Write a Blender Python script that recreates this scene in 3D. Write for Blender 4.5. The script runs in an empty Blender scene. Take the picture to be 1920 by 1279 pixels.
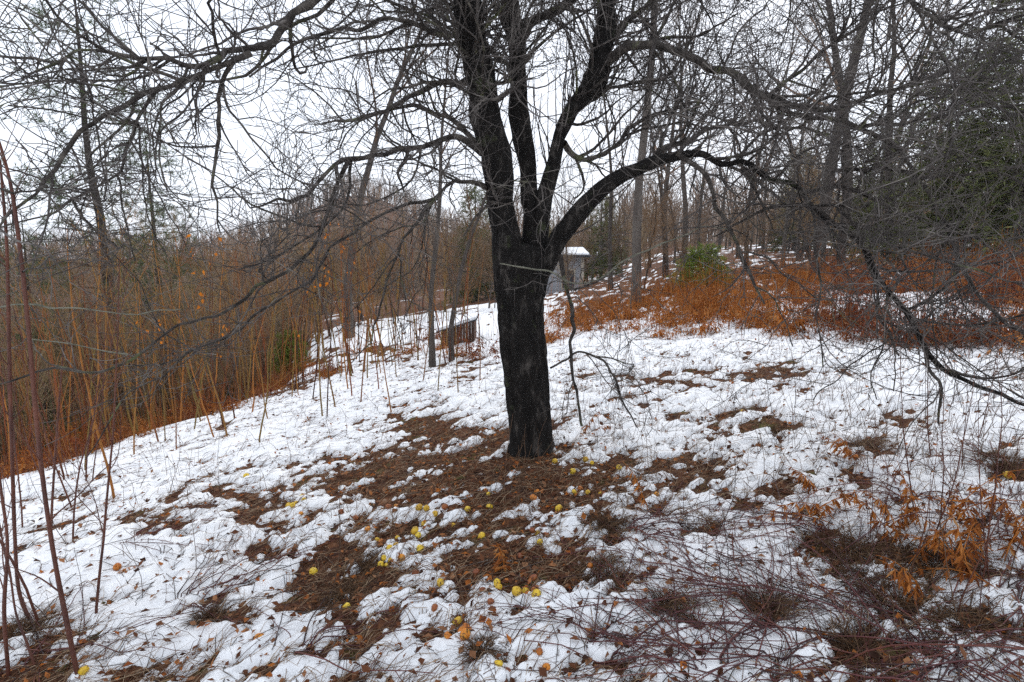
import bpy, math, random
import numpy as np
from mathutils import Vector

sc = bpy.context.scene
rad = math.radians
# ------------------------------------------------------------------ camera
FPX = 1067.0; CX, CY = 960.0, 639.5            # focal length and centre, in photo pixels (1920 wide)
PITCH = math.atan(170.0 / FPX); EYE = 1.6
cam_d = bpy.data.cameras.new('camera'); cam = bpy.data.objects.new('camera', cam_d)
sc.collection.objects.link(cam)
cam_d.sensor_width = 36.0; cam_d.lens = 36.0 * FPX / 1920.0
cam_d.clip_start = 0.05; cam_d.clip_end = 3000.0
cam.location = (0, 0, EYE); cam.rotation_euler = (rad(90) - PITCH, 0, 0)
sc.camera = cam
# ------------------------------------------------------------------ sky, sun, exposure
w = bpy.data.worlds.new('World'); sc.world = w; w.use_nodes = True
nt = w.node_tree; nt.nodes.clear()
out = nt.nodes.new('ShaderNodeOutputWorld'); bg = nt.nodes.new('ShaderNodeBackground')
sky = nt.nodes.new('ShaderNodeTexSky'); sky.sky_type = 'NISHITA'; sky.sun_disc = False
SUN_EL, SUN_AZ = rad(48), rad(20)
sky.sun_elevation = SUN_EL; sky.sun_rotation = SUN_AZ; sky.air_density = 1.0; sky.dust_density = 4.0
mx = nt.nodes.new('ShaderNodeMix'); mx.data_type = 'RGBA'; mx.inputs[0].default_value = 0.86
mx.inputs[7].default_value = (10.0, 10.7, 11.9, 1)
nt.links.new(sky.outputs[0], mx.inputs[6]); nt.links.new(mx.outputs[2], bg.inputs[0])
bg.inputs[1].default_value = 0.1; nt.links.new(bg.outputs[0], out.inputs[0])
sun_d = bpy.data.lights.new('sun', 'SUN'); sun_d.energy = 0.9; sun_d.angle = rad(40); sun_d.color = (1, 0.97, 0.93)
sun = bpy.data.objects.new('sun', sun_d); sc.collection.objects.link(sun)
sdir = Vector((math.sin(SUN_AZ) * math.cos(SUN_EL), math.cos(SUN_AZ) * math.cos(SUN_EL), math.sin(SUN_EL)))
sun.rotation_euler = sdir.to_track_quat('Z', 'Y').to_euler(); sun.location = (0, 0, 30)
vs = sc.view_settings; vs.view_transform = 'Standard'; vs.look = 'None'; vs.exposure = 0.42; vs.gamma = 1.0
vs.use_curve_mapping = False
sc.render.engine = 'CYCLES'
HAZE = 0.00030
sc.cycles.volume_bounces = 2
sc.cycles.max_bounces = 5; sc.cycles.diffuse_bounces = 3; sc.cycles.use_denoising = False
sc.cycles.caustics_reflective = False; sc.cycles.caustics_refractive = False

# ------------------------------------------------------------------ maths helpers
SEED = 7
rng = np.random.default_rng(SEED)

def vnoise(x, y, seed=0):
    xi = np.floor(x).astype(np.int64); yi = np.floor(y).astype(np.int64)
    fx = x - xi; fy = y - yi
    def hsh(a, b):
        n = (a * 374761393 + b * 668265263 + seed * 974711 + 12345) & 0xffffffff
        n = ((n ^ (n >> 13)) * 1274126177) & 0xffffffff
        n = ((n ^ (n >> 16)) * 2246822519) & 0xffffffff
        return ((n ^ (n >> 15)) & 0xffff) / 32767.5 - 1.0
    u = fx * fx * fx * (fx * (fx * 6 - 15) + 10); v = fy * fy * fy * (fy * (fy * 6 - 15) + 10)
    a = hsh(xi, yi) * (1 - u) + hsh(xi + 1, yi) * u
    b = hsh(xi, yi + 1) * (1 - u) + hsh(xi + 1, yi + 1) * u
    return a * (1 - v) + b * v

def fbm(x, y, seed=0, o=4, g=0.5):
    s = 0; a = 1.0; f = 1.0
    for i in range(o):
        s = s + a * vnoise(x * f + 17.3 * i, y * f - 9.1 * i, seed + i * 31); a *= g; f *= 2.03
    return s

def sig(v): return 1 / (1 + np.exp(-np.clip(v, -40, 40)))
def sstep(a, b, v):
    t = np.clip((v - a) / (b - a), 0, 1); return t * t * (3 - 2 * t)
def nrm(v): return v / np.maximum(np.linalg.norm(v, axis=-1, keepdims=True), 1e-9)

def H(x, y):
    """ground height (metres) anywhere in the place"""
    x = np.asarray(x, float); y = np.asarray(y, float)
    z = 0.11 * 25 * np.tanh(x / 25)
    d = -0.55 * (x + 4.8) + 0.83 * (y - 5.9)
    ds = np.log1p(np.exp(np.clip((d - .4) * 0.9, -30, 30))) / 0.9; ds = np.where(d > 25, d - .4, ds)
    s = 0.05 + 0.27 * sig((-x - 0.42 * y - 0.3) / 0.8)
    s = s * sig((0.18 * y - x + 1.0) / 1.2)
    z = z - 6.5 * np.tanh(s * ds / 6.5)
    r = np.hypot(x, y); az = x / np.maximum(np.abs(y), 1.0)
    ridge = -2 + 31 * np.exp(-((az + 0.26) / 0.17) ** 2) + 5 * np.exp(-((az + 0.75) / 0.3) ** 2)
    z = z + np.where(y > 0, sstep(80, 270, r) * (ridge + 4), 0)
    z = z + 0.05 * fbm(x * 0.7, y * 0.7, 3, 3) + 0.5 * sstep(20, 60, r) * fbm(x * 0.08, y * 0.08, 5, 3)
    return z

def ray(px, py):
    px = np.asarray(px, float); py = np.asarray(py, float)
    a = (px - CX) / FPX; b = -(py - CY) / FPX
    c, s = math.cos(PITCH), math.sin(PITCH)
    return np.stack([a, c + b * s, -s + b * c], -1)
def at(px, py, Y):
    d = ray(px, py); return np.array([0, 0, EYE]) + d * (np.asarray(Y) / d[..., 1])[..., None]
_Y = np.concatenate([np.arange(0.7, 30, 0.01), np.arange(30, 400, 0.5)])
def hit(px, py):
    d = ray(px, py); P = np.array([0, 0, EYE]) + d[None] * (_Y / d[1])[:, None]
    below = P[:, 2] < H(P[:, 0], P[:, 1])
    i = int(np.argmax(below)) if below.any() else len(_Y) - 1
    return P[i]
def proj(P):
    v = P - np.array([0, 0, EYE]); c, s = math.cos(PITCH), math.sin(PITCH)
    fw = v[..., 1] * c - v[..., 2] * s; up = v[..., 1] * s + v[..., 2] * c
    fw = np.where(fw < 0.05, 0.05, fw)
    return CX + FPX * v[..., 0] / fw, CY - FPX * up / fw

# ------------------------------------------------------------------ mesh helpers
class MB:
    """collects vertices, quads and triangles; build() links ONE mesh object"""
    def __init__(self): self.v = []; self.q = []; self.t = []; self.n = 0
    def add(self, V, Q=None, T=None):
        V = np.asarray(V, float).reshape(-1, 3)
        if Q is not None and len(Q): self.q.append(np.asarray(Q).reshape(-1, 4) + self.n)
        if T is not None and len(T): self.t.append(np.asarray(T).reshape(-1, 3) + self.n)
        self.v.append(V); self.n += len(V); return self
    def mesh(self, name, mat, origin=None, smooth=True):
        V = np.concatenate(self.v) if self.v else np.zeros((0, 3))
        if origin is not None: V = V - np.asarray(origin)
        Q = np.concatenate(self.q) if self.q else np.zeros((0, 4), int)
        T = np.concatenate(self.t) if self.t else np.zeros((0, 3), int)
        me = bpy.data.meshes.new(name)
        me.vertices.add(len(V)); me.vertices.foreach_set('co', V.astype(np.float32).ravel())
        nl = Q.size + T.size; me.loops.add(nl)
        me.loops.foreach_set('vertex_index', np.concatenate([Q.ravel(), T.ravel()]).astype(np.int32))
        me.polygons.add(len(Q) + len(T))
        st = np.concatenate([np.arange(len(Q)) * 4, Q.size + np.arange(len(T)) * 3]).astype(np.int32)
        me.polygons.foreach_set('loop_start', st)
        me.polygons.foreach_set('use_smooth', np.full(len(Q) + len(T), smooth))
        me.update(calc_edges=True); me.materials.append(mat); return me
    def build(self, name, mat, parent=None, smooth=True):
        org = np.array(parent.location) if parent is not None and parent.parent is None else None
        if parent is not None and parent.parent is not None: org = np.array(parent.parent.location)
        o = bpy.data.objects.new(name, self.mesh(name, mat, org, smooth))
        sc.collection.objects.link(o); o.parent = parent
        if parent is not None and name in STUFF: o['kind'] = 'stuff'
        return o
STUFF = {'twigs', 'crown', 'needles', 'boughs', 'fronds', 'stalks', 'blades', 'sprigs', 'side_twigs', 'water_shoots'}

def tubes(P, R, k=4):
    P = np.asarray(P, float); R = np.asarray(R, float)
    if P.ndim == 2: P = P[None]; R = R[None]
    M, N, _ = P.shape
    if M == 0: return np.zeros((0, 3)), np.zeros((0, 4), int)
    T = nrm(np.gradient(P, axis=1)); D = nrm(P[:, -1] - P[:, 0])
    ref = np.where(np.abs(D[:, 2:3]) > 0.75, np.array([[1.0, 0.13, 0.0]]), np.array([[0.0, 0.1, 1.0]]))
    U = nrm(np.cross(T, ref[:, None, :])); W = np.cross(T, U)
    a = np.arange(k) * 2 * np.pi / k
    if R.ndim == 2: R = R[:, :, None]
    V = P[:, :, None] + R[..., None] * (np.cos(a)[None, None, :, None] * U[:, :, None] + np.sin(a)[None, None, :, None] * W[:, :, None])
    idx = np.arange(M * N * k).reshape(M, N, k)
    A = idx[:, :-1]; B = idx[:, 1:]
    Q = np.stack([A, np.roll(A, -1, 2), np.roll(B, -1, 2), B], -1).reshape(-1, 4)
    return V.reshape(-1, 3), Q

def spline(pts, n):
    """Catmull-Rom through control points of any width (position + radius)"""
    p = np.asarray(pts, float); p = np.vstack([2 * p[0] - p[1], p, 2 * p[-1] - p[-2]])
    m = len(p) - 3; t = np.linspace(0, m - 1e-6, n); i = t.astype(int); f = (t - i)[:, None]
    a, b, c, d = p[i], p[i + 1], p[i + 2], p[i + 3]
    return 0.5 * (2 * b + (c - a) * f + (2 * a - 5 * b + 4 * c - d) * f ** 2 + (3 * b - a - 3 * c + d) * f ** 3)

def sprout(P, R, rg, per_m, t0, t1, ang, ln, npts, rr, rmin=0.0012, rmax=1, trop=(0, 0, 0), wig=0.15, keep=None, tip=0.35):
    """children of every line: side shoots at random places with a wandering course"""
    M, N, _ = P.shape
    if M == 0: return np.zeros((0, npts, 3)), np.zeros((0, npts))
    L = np.linalg.norm(np.diff(P, axis=1), axis=2).sum(1)
    cnt = rg.poisson(per_m * L * (t1 - t0)); par = np.repeat(np.arange(M), cnt); K = len(par)
    if K == 0: return np.zeros((0, npts, 3)), np.zeros((0, npts))
    t = rg.uniform(t0, t1, K) * (N - 1); i = np.minimum(t.astype(int), N - 2); f = (t - i)
    pos = P[par, i] * (1 - f[:, None]) + P[par, i + 1] * f[:, None]
    br = R[par, i] * (1 - f) + R[par, i + 1] * f
    tan = nrm(P[par, i + 1] - P[par, i])
    q = rg.normal(size=(K, 3)); perp = nrm(q - (q * tan).sum(1, keepdims=True) * tan)
    a = np.radians(rg.uniform(ang[0], ang[1], K))[:, None]
    d = nrm(np.cos(a) * tan + np.sin(a) * perp)
    length = rg.uniform(ln[0], ln[1], K) * rg.uniform(0.6, 1.15, K)
    step = (length / (npts - 1))[:, None]
    trop = np.asarray(trop, float)
    C = np.zeros((K, npts, 3)); C[:, 0] = pos; p = pos
    bend = rg.normal(size=(K, 3)) * wig * 0.32
    for s in range(1, npts):
        d = nrm(d + bend + rg.normal(size=(K, 3)) * wig + trop)
        p = p + d * step; C[:, s] = p
    r0 = np.clip(br * rr * rg.uniform(0.7, 1.1, K), rmin, rmax)
    CR = r0[:, None] * np.linspace(1, tip, npts)[None]
    CR = np.maximum(CR, rmin * 0.6)
    if keep is not None:
        m = keep(C); C = C[m]; CR = CR[m]
    return C, CR

def leaves(pos, d, nr, ln, wd, fold=0.3):
    """folded diamond leaves, two triangles each"""
    d = nrm(d); s = nrm(np.cross(d, nr)); n = np.cross(s, d)
    ln = np.asarray(ln)[:, None]; wd = np.asarray(wd)[:, None]
    b = pos; t = pos + d * ln + n * ln * rng.uniform(-0.25, 0.25, (len(pos), 1))
    m = pos + d * ln * 0.45
    l = m + s * wd * 0.5 + n * wd * fold; r = m - s * wd * 0.5 + n * wd * fold
    V = np.stack([b, l, t, r], 1).reshape(-1, 3); k = np.arange(len(pos))[:, None] * 4
    return V, np.concatenate([k + [0, 2, 1], k + [0, 3, 2]], 0)

def box(mb, c, s, rz=0.0, shear=0.0):
    c = np.asarray(c, float); s = np.asarray(s, float) / 2
    v = np.array([[x, y, z] for z in (-1, 1) for y in (-1, 1) for x in (-1, 1)], float) * s
    cs, sn = math.cos(rz), math.sin(rz)
    v = np.stack([v[:, 0] * cs - v[:, 1] * sn, v[:, 0] * sn + v[:, 1] * cs, v[:, 2]], 1) + c
    mb.add(v, [[0, 2, 3, 1], [4, 5, 7, 6], [0, 1, 5, 4], [2, 6, 7, 3], [0, 4, 6, 2], [1, 3, 7, 5]]); return mb

def tag(o, label, cat, group=None, kind=None):
    if label: o['label'] = label
    if cat: o['category'] = cat
    if group: o['group'] = group
    if kind: o['kind'] = kind
    return o
def thing(name, loc, label, cat, group=None):
    o = bpy.data.objects.new(name, None); o.empty_display_size = 0.1; sc.collection.objects.link(o)
    o.location = [float(c) for c in loc]
    return tag(o, label, cat, group)
def copy_tree(o, parent=None):
    c = o.copy(); sc.collection.objects.link(c); c.parent = parent
    for ch in list(o.children): copy_tree(ch, c)
    return c
class Proto:
    """one thing with its parts, built once; put() sets the first down, then copies it"""
    def __init__(self, root): self.root = root; self.used = False
    def put(self, loc, rz, scale, label=None, group=None, tilt=(0, 0)):
        o = copy_tree(self.root) if self.used else self.root
        self.used = True
        o.location = [float(c) for c in loc]; o.rotation_euler = (tilt[0], tilt[1], rz); o.scale = (scale,) * 3 if np.isscalar(scale) else scale
        if label: o['label'] = label
        if group: o['group'] = group
        return o

# ------------------------------------------------------------------ materials
def material(name, stops, scale=8.0, detail=6.0, rough=0.9, bump=0.0, bscale=40.0, stretch=(1, 1, 1), island=0.0,
             spots=None, transl=0.0, objrand=0.0, spec=0.2, world=False):
    m = bpy.data.materials.new(name); m.use_nodes = True; n = m.node_tree; N = n.nodes; N.clear(); Lk = n.links.new
    o = N.new('ShaderNodeOutputMaterial'); p = N.new('ShaderNodeBsdfPrincipled'); Lk(p.outputs[0], o.inputs[0])
    p.inputs['Roughness'].default_value = rough; p.inputs['Specular IOR Level'].default_value = spec
    tc = N.new('ShaderNodeTexCoord'); mp = N.new('ShaderNodeMapping'); mp.inputs[3].default_value = stretch
    geo = N.new('ShaderNodeNewGeometry')
    Lk(geo.outputs['Position'] if world else tc.outputs['Object'], mp.inputs[0])
    nz = N.new('ShaderNodeTexNoise'); nz.inputs['Scale'].default_value = scale; nz.inputs['Detail'].default_value = detail
    nz.inputs['Roughness'].default_value = 0.65
    Lk(mp.outputs[0], nz.inputs[0]); fac = nz.outputs[0]
    if island or objrand:
        mi = N.new('ShaderNodeMix'); mi.inputs[0].default_value = max(island, objrand)
        src = geo.outputs['Random Per Island']
        if objrand: src = N.new('ShaderNodeObjectInfo').outputs['Random']
        Lk(fac, mi.inputs[2]); Lk(src, mi.inputs[3]); fac = mi.outputs[0]
    cr = N.new('ShaderNodeValToRGB'); e = cr.color_ramp.elements
    while len(e) > 1: e.remove(e[-1])
    for k, (pos, c) in enumerate(stops):
        if k == 0: e[0].position = pos; e[0].color = (*c, 1)
        else: el = e.new(pos); el.color = (*c, 1)
    Lk(fac, cr.inputs[0]); col = cr.outputs[0]
    for sp in (spots or []):                                     # patches of lichen, moss, snow: (colour, scale, lo, hi)
        n2 = N.new('ShaderNodeTexNoise'); n2.inputs['Scale'].default_value = sp[1]; n2.inputs['Detail'].default_value = 7
        n2.inputs['Roughness'].default_value = 0.7; Lk(geo.outputs['Position'] if world else tc.outputs['Object'], n2.inputs[0])
        r2 = N.new('ShaderNodeMapRange'); r2.inputs[1].default_value = sp[2]; r2.inputs[2].default_value = sp[3]; Lk(n2.outputs[0], r2.inputs[0])
        m2 = N.new('ShaderNodeMix'); m2.data_type = 'RGBA'; Lk(r2.outputs[0], m2.inputs[0]); Lk(col, m2.inputs[6]); m2.inputs[7].default_value = (*sp[0], 1)
        col = m2.outputs[2]
    Lk(col, p.inputs['Base Color'])
    if bump:
        nb = N.new('ShaderNodeTexNoise'); nb.inputs['Scale'].default_value = bscale; nb.inputs['Detail'].default_value = 8
        nb.inputs['Roughness'].default_value = 0.7; Lk(mp.outputs[0], nb.inputs[0])
        b = N.new('ShaderNodeBump'); b.inputs['Strength'].default_value = bump; b.inputs['Distance'].default_value = 0.02
        Lk(nb.outputs[0], b.inputs['Height']); Lk(b.outputs[0], p.inputs['Normal'])
    if transl:
        tr = N.new('ShaderNodeBsdfTranslucent'); Lk(col, tr.inputs[0]); ms = N.new('ShaderNodeMixShader'); ms.inputs[0].default_value = transl
        Lk(p.outputs[0], ms.inputs[1]); Lk(tr.outputs[0], ms.inputs[2]); Lk(ms.outputs[0], o.inputs[0])
    return m

M_snow = material('snow', [(0.3, (0.80, 0.81, 0.825)), (0.6, (0.90, 0.905, 0.91))], 6, 8, 0.75, 0.55, 55, spec=0.3, world=True,
                  spots=[((0.62, 0.58, 0.50), 9.0, 0.66, 0.78)])
M_soil = material('soil', [(0.3, (0.022, 0.012, 0.008)), (0.48, (0.085, 0.034, 0.018)), (0.6, (0.17, 0.07, 0.03)), (0.72, (0.30, 0.21, 0.145))], 14, 9, 0.95, 0.9, 60, world=True,
                  spots=[((0.085, 0.09, 0.02), 3.1, 0.57, 0.66), ((0.82, 0.84, 0.86), 0.30, 0.60, 0.66)])
M_bark = material('apple_bark', [(0.3, (0.006, 0.0052, 0.0048)), (0.55, (0.016, 0.0135, 0.012)), (0.68, (0.085, 0.074, 0.065))], 16, 10, 0.9, 1.0, 30, (1, 1, 0.35),
                  spots=[((0.075, 0.085, 0.04), 5.0, 0.60, 0.74)])
M_limb = material('apple_limb_bark', [(0.3, (0.018, 0.015, 0.013)), (0.50, (0.06, 0.051, 0.045)), (0.70, (0.17, 0.148, 0.125))], 12, 8, 0.9, 0.7, 40,
                  spots=[((0.15, 0.165, 0.07), 4.5, 0.56, 0.68)])
M_twig = material('apple_twig_bark', [(0.3, (0.03, 0.026, 0.024)), (0.52, (0.09, 0.077, 0.07)), (0.72, (0.23, 0.205, 0.18))], 5, 5, 0.8,
                  spots=[((0.13, 0.14, 0.07), 2.2, 0.62, 0.74)])
M_pale = material('lichen_branch', [(0.3, (0.10, 0.10, 0.075)), (0.7, (0.27, 0.26, 0.2))], 14, 6, 0.9, 0.4, 40)
M_grey = material('forest_bark', [(0.3, (0.035, 0.028, 0.024)), (0.55, (0.085, 0.070, 0.060)), (0.75, (0.16, 0.14, 0.12))], 4, 7, 0.95, 0.6, 20, (1, 1, 0.3), objrand=0.3,
                  spots=[((0.085, 0.10, 0.05), 1.2, 0.6, 0.75)])
M_gtwig = material('forest_twigs', [(0.2, (0.10, 0.064, 0.044)), (0.8, (0.28, 0.19, 0.135))], 0.8, 4, 0.9, objrand=0.5)
M_utwig = material('understory_twigs', [(0.15, (0.09, 0.055, 0.035)), (0.5, (0.24, 0.15, 0.085)), (0.75, (0.30, 0.21, 0.12)), (0.9, (0.22, 0.19, 0.075))], 0.8, 4, 0.9, objrand=0.6)
M_wood = material('far_wood', [(0.2, (0.14, 0.10, 0.075)), (0.5, (0.25, 0.185, 0.14)), (0.8, (0.36, 0.28, 0.22))], 0.05, 6, 0.95, island=0.6)
M_sap = material('sapling_bark', [(0.2, (0.06, 0.024, 0.014)), (0.4, (0.21, 0.06, 0.02)), (0.6, (0.17, 0.12, 0.035)), (0.8, (0.34, 0.13, 0.03))], 4, 4, 0.8, objrand=0.7)
M_red = material('red_shoot_bark', [(0.3, (0.045, 0.014, 0.010)), (0.7, (0.15, 0.048, 0.025))], 5, 5, 0.55, 0.2, 60, spec=0.4)
M_cane = material('bramble_cane', [(0.25, (0.026, 0.010, 0.010)), (0.6, (0.105, 0.026, 0.026)), (0.85, (0.20, 0.075, 0.045))], 3, 4, 0.5, objrand=0.5, spec=0.4)
M_fern = material('dead_fern', [(0.15, (0.12, 0.032, 0.010)), (0.42, (0.34, 0.11, 0.026)), (0.62, (0.52, 0.19, 0.038)), (0.85, (0.50, 0.32, 0.15))], 5, 4, 0.85, island=0.55, transl=0.3)
M_fern2 = material('dead_fern_dark', [(0.15, (0.09, 0.024, 0.014)), (0.5, (0.23, 0.06, 0.024)), (0.85, (0.40, 0.21, 0.10))], 5, 4, 0.85, island=0.5, objrand=0, transl=0.25)
M_litter = material('dead_leaf', [(0.1, (0.04, 0.018, 0.012)), (0.45, (0.15, 0.055, 0.024)), (0.72, (0.30, 0.15, 0.075)), (0.86, (0.42, 0.13, 0.02)), (0.97, (0.10, 0.02, 0.025))], 10, 4, 0.8, island=0.8, transl=0.15)
M_grass = material('dead_grass_blade', [(0.1, (0.055, 0.028, 0.018)), (0.5, (0.15, 0.075, 0.04)), (0.9, (0.42, 0.31, 0.20))], 4, 3, 0.85, island=0.7)
M_tuss = material('dark_tussock', [(0.1, (0.035, 0.02, 0.012)), (0.6, (0.10, 0.055, 0.03)), (0.9, (0.19, 0.115, 0.06))], 4, 3, 0.9, island=0.7)
M_weed = material('weed_stalk', [(0.2, (0.035, 0.02, 0.015)), (0.8, (0.15, 0.09, 0.055))], 3, 3, 0.9, objrand=0.7)
M_pine = material('pine_needles', [(0.1, (0.03, 0.05, 0.02)), (0.5, (0.08, 0.115, 0.045)), (0.9, (0.16, 0.19, 0.075))], 1.5, 4, 0.7, island=0.5, transl=0.15)
M_heml = material('hemlock_needles', [(0.1, (0.042, 0.056, 0.018)), (0.5, (0.115, 0.13, 0.045)), (0.9, (0.21, 0.21, 0.085))], 1.0, 4, 0.75, island=0.5, transl=0.1)
M_ypine = material('young_pine_needles', [(0.1, (0.08, 0.12, 0.02)), (0.5, (0.19, 0.25, 0.04)), (0.9, (0.33, 0.36, 0.085))], 2, 4, 0.7, island=0.5, transl=0.2)
M_oleaf = material('orange_leaf', [(0.1, (0.45, 0.10, 0.01)), (0.9, (0.70, 0.25, 0.02))], 4, 3, 0.7, island=0.7, transl=0.4)
def apple_mat(name, a, b, c): return material(name, [(0.3, a), (0.52, b), (0.72, c)], 22, 5, 0.45, 0.15, 40, objrand=0.25, spec=0.4, spots=[((.12, .045, .015), 38, .53, .62)])
M_ay = apple_mat('apple_yellow', (0.42, 0.22, 0.02), (0.75, 0.50, 0.03), (0.80, 0.62, 0.08))
M_ao = apple_mat('apple_orange', (0.25, 0.06, 0.01), (0.62, 0.20, 0.015), (0.72, 0.36, 0.03))
M_ar = apple_mat('apple_brown', (0.09, 0.025, 0.01), (0.26, 0.07, 0.02), (0.45, 0.16, 0.03))
M_stem = material('apple_stem', [(0.3, (0.03, 0.015, 0.008)), (0.7, (0.08, 0.045, 0.02))], 30, 3, 0.9)
M_side = material('grey_siding', [(0.3, (0.27, 0.28, 0.30)), (0.7, (0.38, 0.39, 0.41))], 3, 6, 0.8, 0.2, 20, (1, 1, 3))
M_trim = material('beige_trim', [(0.3, (0.36, 0.32, 0.26)), (0.7, (0.46, 0.42, 0.35))], 5, 5, 0.8)
M_plank = material('weathered_plank', [(0.3, (0.05, 0.028, 0.02)), (0.7, (0.15, 0.085, 0.06))], 5, 6, 0.9, 0.4, 25, (1, 1, 0.15), objrand=0.4)
M_roof = material('dark_roof', [(0.3, (0.03, 0.032, 0.036)), (0.7, (0.07, 0.072, 0.078))], 6, 5, 0.8)
M_rsnow = material('roof_snow', [(0.3, (0.82, 0.84, 0.87)), (0.7, (0.9, 0.91, 0.92))], 2, 6, 0.8, 0.3, 20)
M_pane = material('dark_pane', [(0.3, (0.02, 0.024, 0.03)), (0.7, (0.05, 0.055, 0.065))], 2, 3, 0.12, spec=0.6)

# ------------------------------------------------------------------ ground and snow
TB = hit(993, 846); TX, TY, TZ = TB                      # foot of the apple tree
# bare patches read off the photograph: (px, py, half width, half height in photo pixels, strength)
PATCH = [(940, 880, 230, 55, 1.15), (760, 905, 260, 48, 1.0), (560, 900, 190, 34, .85), (400, 935, 150, 26, .75), (270, 985, 110, 18, .6),
         (820, 800, 140, 30, .75), (1010, 930, 190, 45, .9), (660, 1090, 95, 75, .95), (740, 1000, 170, 45, .75), (620, 1150, 70, 40, .8),
         (950, 1060, 130, 70, .85), (870, 1170, 70, 55, .75), (800, 1130, 90, 50, .6), (480, 960, 110, 24, .6), (300, 1050, 60, 14, .6), (510, 1045, 60, 14, .6),
         (1170, 930, 150, 40, .65), (1270, 880, 110, 26, .55), (1140, 990, 55, 18, .8), (1620, 838, 60, 14, .9), (1890, 880, 70, 26, .9),
         (1600, 1050, 70, 45, 1.0), (1680, 1110, 80, 60, .95), (1440, 1150, 30, 30, .8), (1800, 1080, 120, 40, .9), (1850, 1180, 120, 45, 1.0), (1620, 1230, 80, 40, .8),
         (1320, 990, 40, 20, .7), (1120, 1080, 70, 34, .6), (1240, 1150, 60, 26, .5), (1460, 812, 22, 9, .9), (1395, 775, 22, 10, .9), (1290, 735, 40, 8, .6),
         (1580, 700, 90, 14, .6), (1470, 690, 130, 14, .5), (1860, 790, 70, 14, .7), (1330, 700, 80, 12, .45), (1160, 700, 90, 16, .5), (1240, 740, 70, 12, .45),
         (1090, 800, 40, 14, .6), (70, 1190, 90, 40, .8), (60, 1260, 110, 40, .9), (220, 1260, 60, 20, .5), (700, 1210, 60, 26, .5), (430, 1160, 80, 22, .5),
         (870, 690, 90, 14, .5), (730, 675, 80, 24, .9), (1080, 870, 60, 16, .6), (170, 940, 70, 14, .4), (1760, 960, 90, 20, .4), (1500, 960, 70, 16, .4)]
def bare(x, y, z):
    px, py = proj(np.stack([x, y, z], -1)); s = np.zeros_like(px)
    wx = px + 40 * fbm(x * 2.2, y * 2.2, 41, 3); wy = py + 22 * fbm(x * 2.2, y * 2.2, 43, 3)
    for (a, b, c, d, k) in PATCH:
        s = np.maximum(s, min(k * 1.15, 1.1) * np.exp(-(((wx - a) / c) ** 2 + ((wy - b) / d) ** 2) ** 1.3))
    return np.where(y > 0.3, s, 0)
def thick(x, y, z):
    """snow depth; below zero the litter shows"""
    r = np.hypot(x - TX, y - TY)
    u = (x * 0.83 + y * 0.55); v = (-x * 0.55 + y * 0.83)
    T = 0.040 + 0.020 * fbm(x * 1.1, y * 1.1, 11, 3) + 0.030 * fbm(u * 3.2, v * 6.4, 13, 3) + 0.030 * fbm(x * 9, y * 9, 17, 3) + 0.020 * fbm(x * 22, y * 22, 18, 2) + 0.030 * fbm(u * 10, v * 24, 19, 2)
    T = T - 0.064 * bare(x, y, z) - 0.014 * np.exp(-(r / 2.2) ** 2)
    d = -0.55 * (x + 4.8) + 0.83 * (y - 5.9); az = x / np.maximum(y, .5)
    T = T - 0.07 * sstep(0, 2.4, d) * sstep(-.30, -.42, az) * (1 + fbm(x * 2.5, y * 2.5, 81, 2)) - 0.16 * sstep(2.2, 5.5, d) * sstep(-.36, -.48, az) - 0.16 * sstep(24, 30, y) * sstep(.1, 0, az) - .055 * sstep(10.5, 15, y) * sstep(0, .15, az)
    return T - 0.012 * sstep(9, 14, np.hypot(x, y))
def grid(rs, th):
    Rg, Th = np.meshgrid(rs, th, indexing='ij'); X = Rg * np.sin(Th); Y = Rg * np.cos(Th)
    n, m = X.shape; idx = np.arange(n * m).reshape(n, m)
    nx = np.roll(idx, -1, 1)
    Q = np.stack([idx[:-1], idx[1:], nx[1:], nx[:-1]], -1)
    return X, Y, Q[:, :, ::1].reshape(-1, 4)
fine = np.radians(np.arange(-63, 63, 0.30)); rest = np.radians(np.arange(63, 297, 6.0))
rs = [0.25]
while rs[-1] < 55: rs.append(rs[-1] * (1.05 if rs[-1] < 1.2 else 1.0065 if rs[-1] < 12 else 1.03))
X, Y, Q = grid(np.array(rs), np.concatenate([fine, rest]))
Z = H(X, Y); T = thick(X, Y, Z)
u = X * 0.83 + Y * 0.55; v = -X * 0.55 + Y * 0.83
lump = 0.012 * fbm(X * 3, Y * 3, 23, 3) + 0.005 * np.abs(fbm(u * 8, v * 17, 27, 2)) + 0.003 * fbm(X * 34, Y * 34, 29, 2)
Z = Z + np.where(T > 0, 0.050 * (1 - np.exp(-T / 0.03)), T * 1.2) + lump
mb = MB().add(np.stack([X, Y, Z], -1), Q)
snow = tag(mb.build('snow', M_snow), 'patchy white snow lying thin over the sloping ground', None, kind='structure')
rs = [0.25]
while rs[-1] < 340: rs.append(rs[-1] * (1.05 if rs[-1] < 1.2 else 1.014 if rs[-1] < 12 else 1.035))
th2 = np.concatenate([np.radians(np.arange(-63, 63, 0.6)), rest])
X, Y, Q = grid(np.array(rs), th2); r_ = np.hypot(X, Y)
Z = H(X, Y) + np.where(r_ < 30, 0.012 * fbm(X * 7, Y * 7, 33, 3) + 0.008 * fbm(X * 25, Y * 25, 35, 2), 0)
mb = MB().add(np.stack([X, Y, Z], -1), Q); c0 = len(rs)
mb.add(np.array([[0, 0, float(H(0, 0))]] ))
gnd = tag(mb.build('ground', M_soil), 'brown leaf-covered hillside ground with snow remains', None, kind='structure')

def surf(x, y):
    z = H(x, y); t = thick(x, y, z)
    return z + np.where(t > 0, 0.050 * (1 - np.exp(-t / 0.03)), 0) + 0.004

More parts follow.
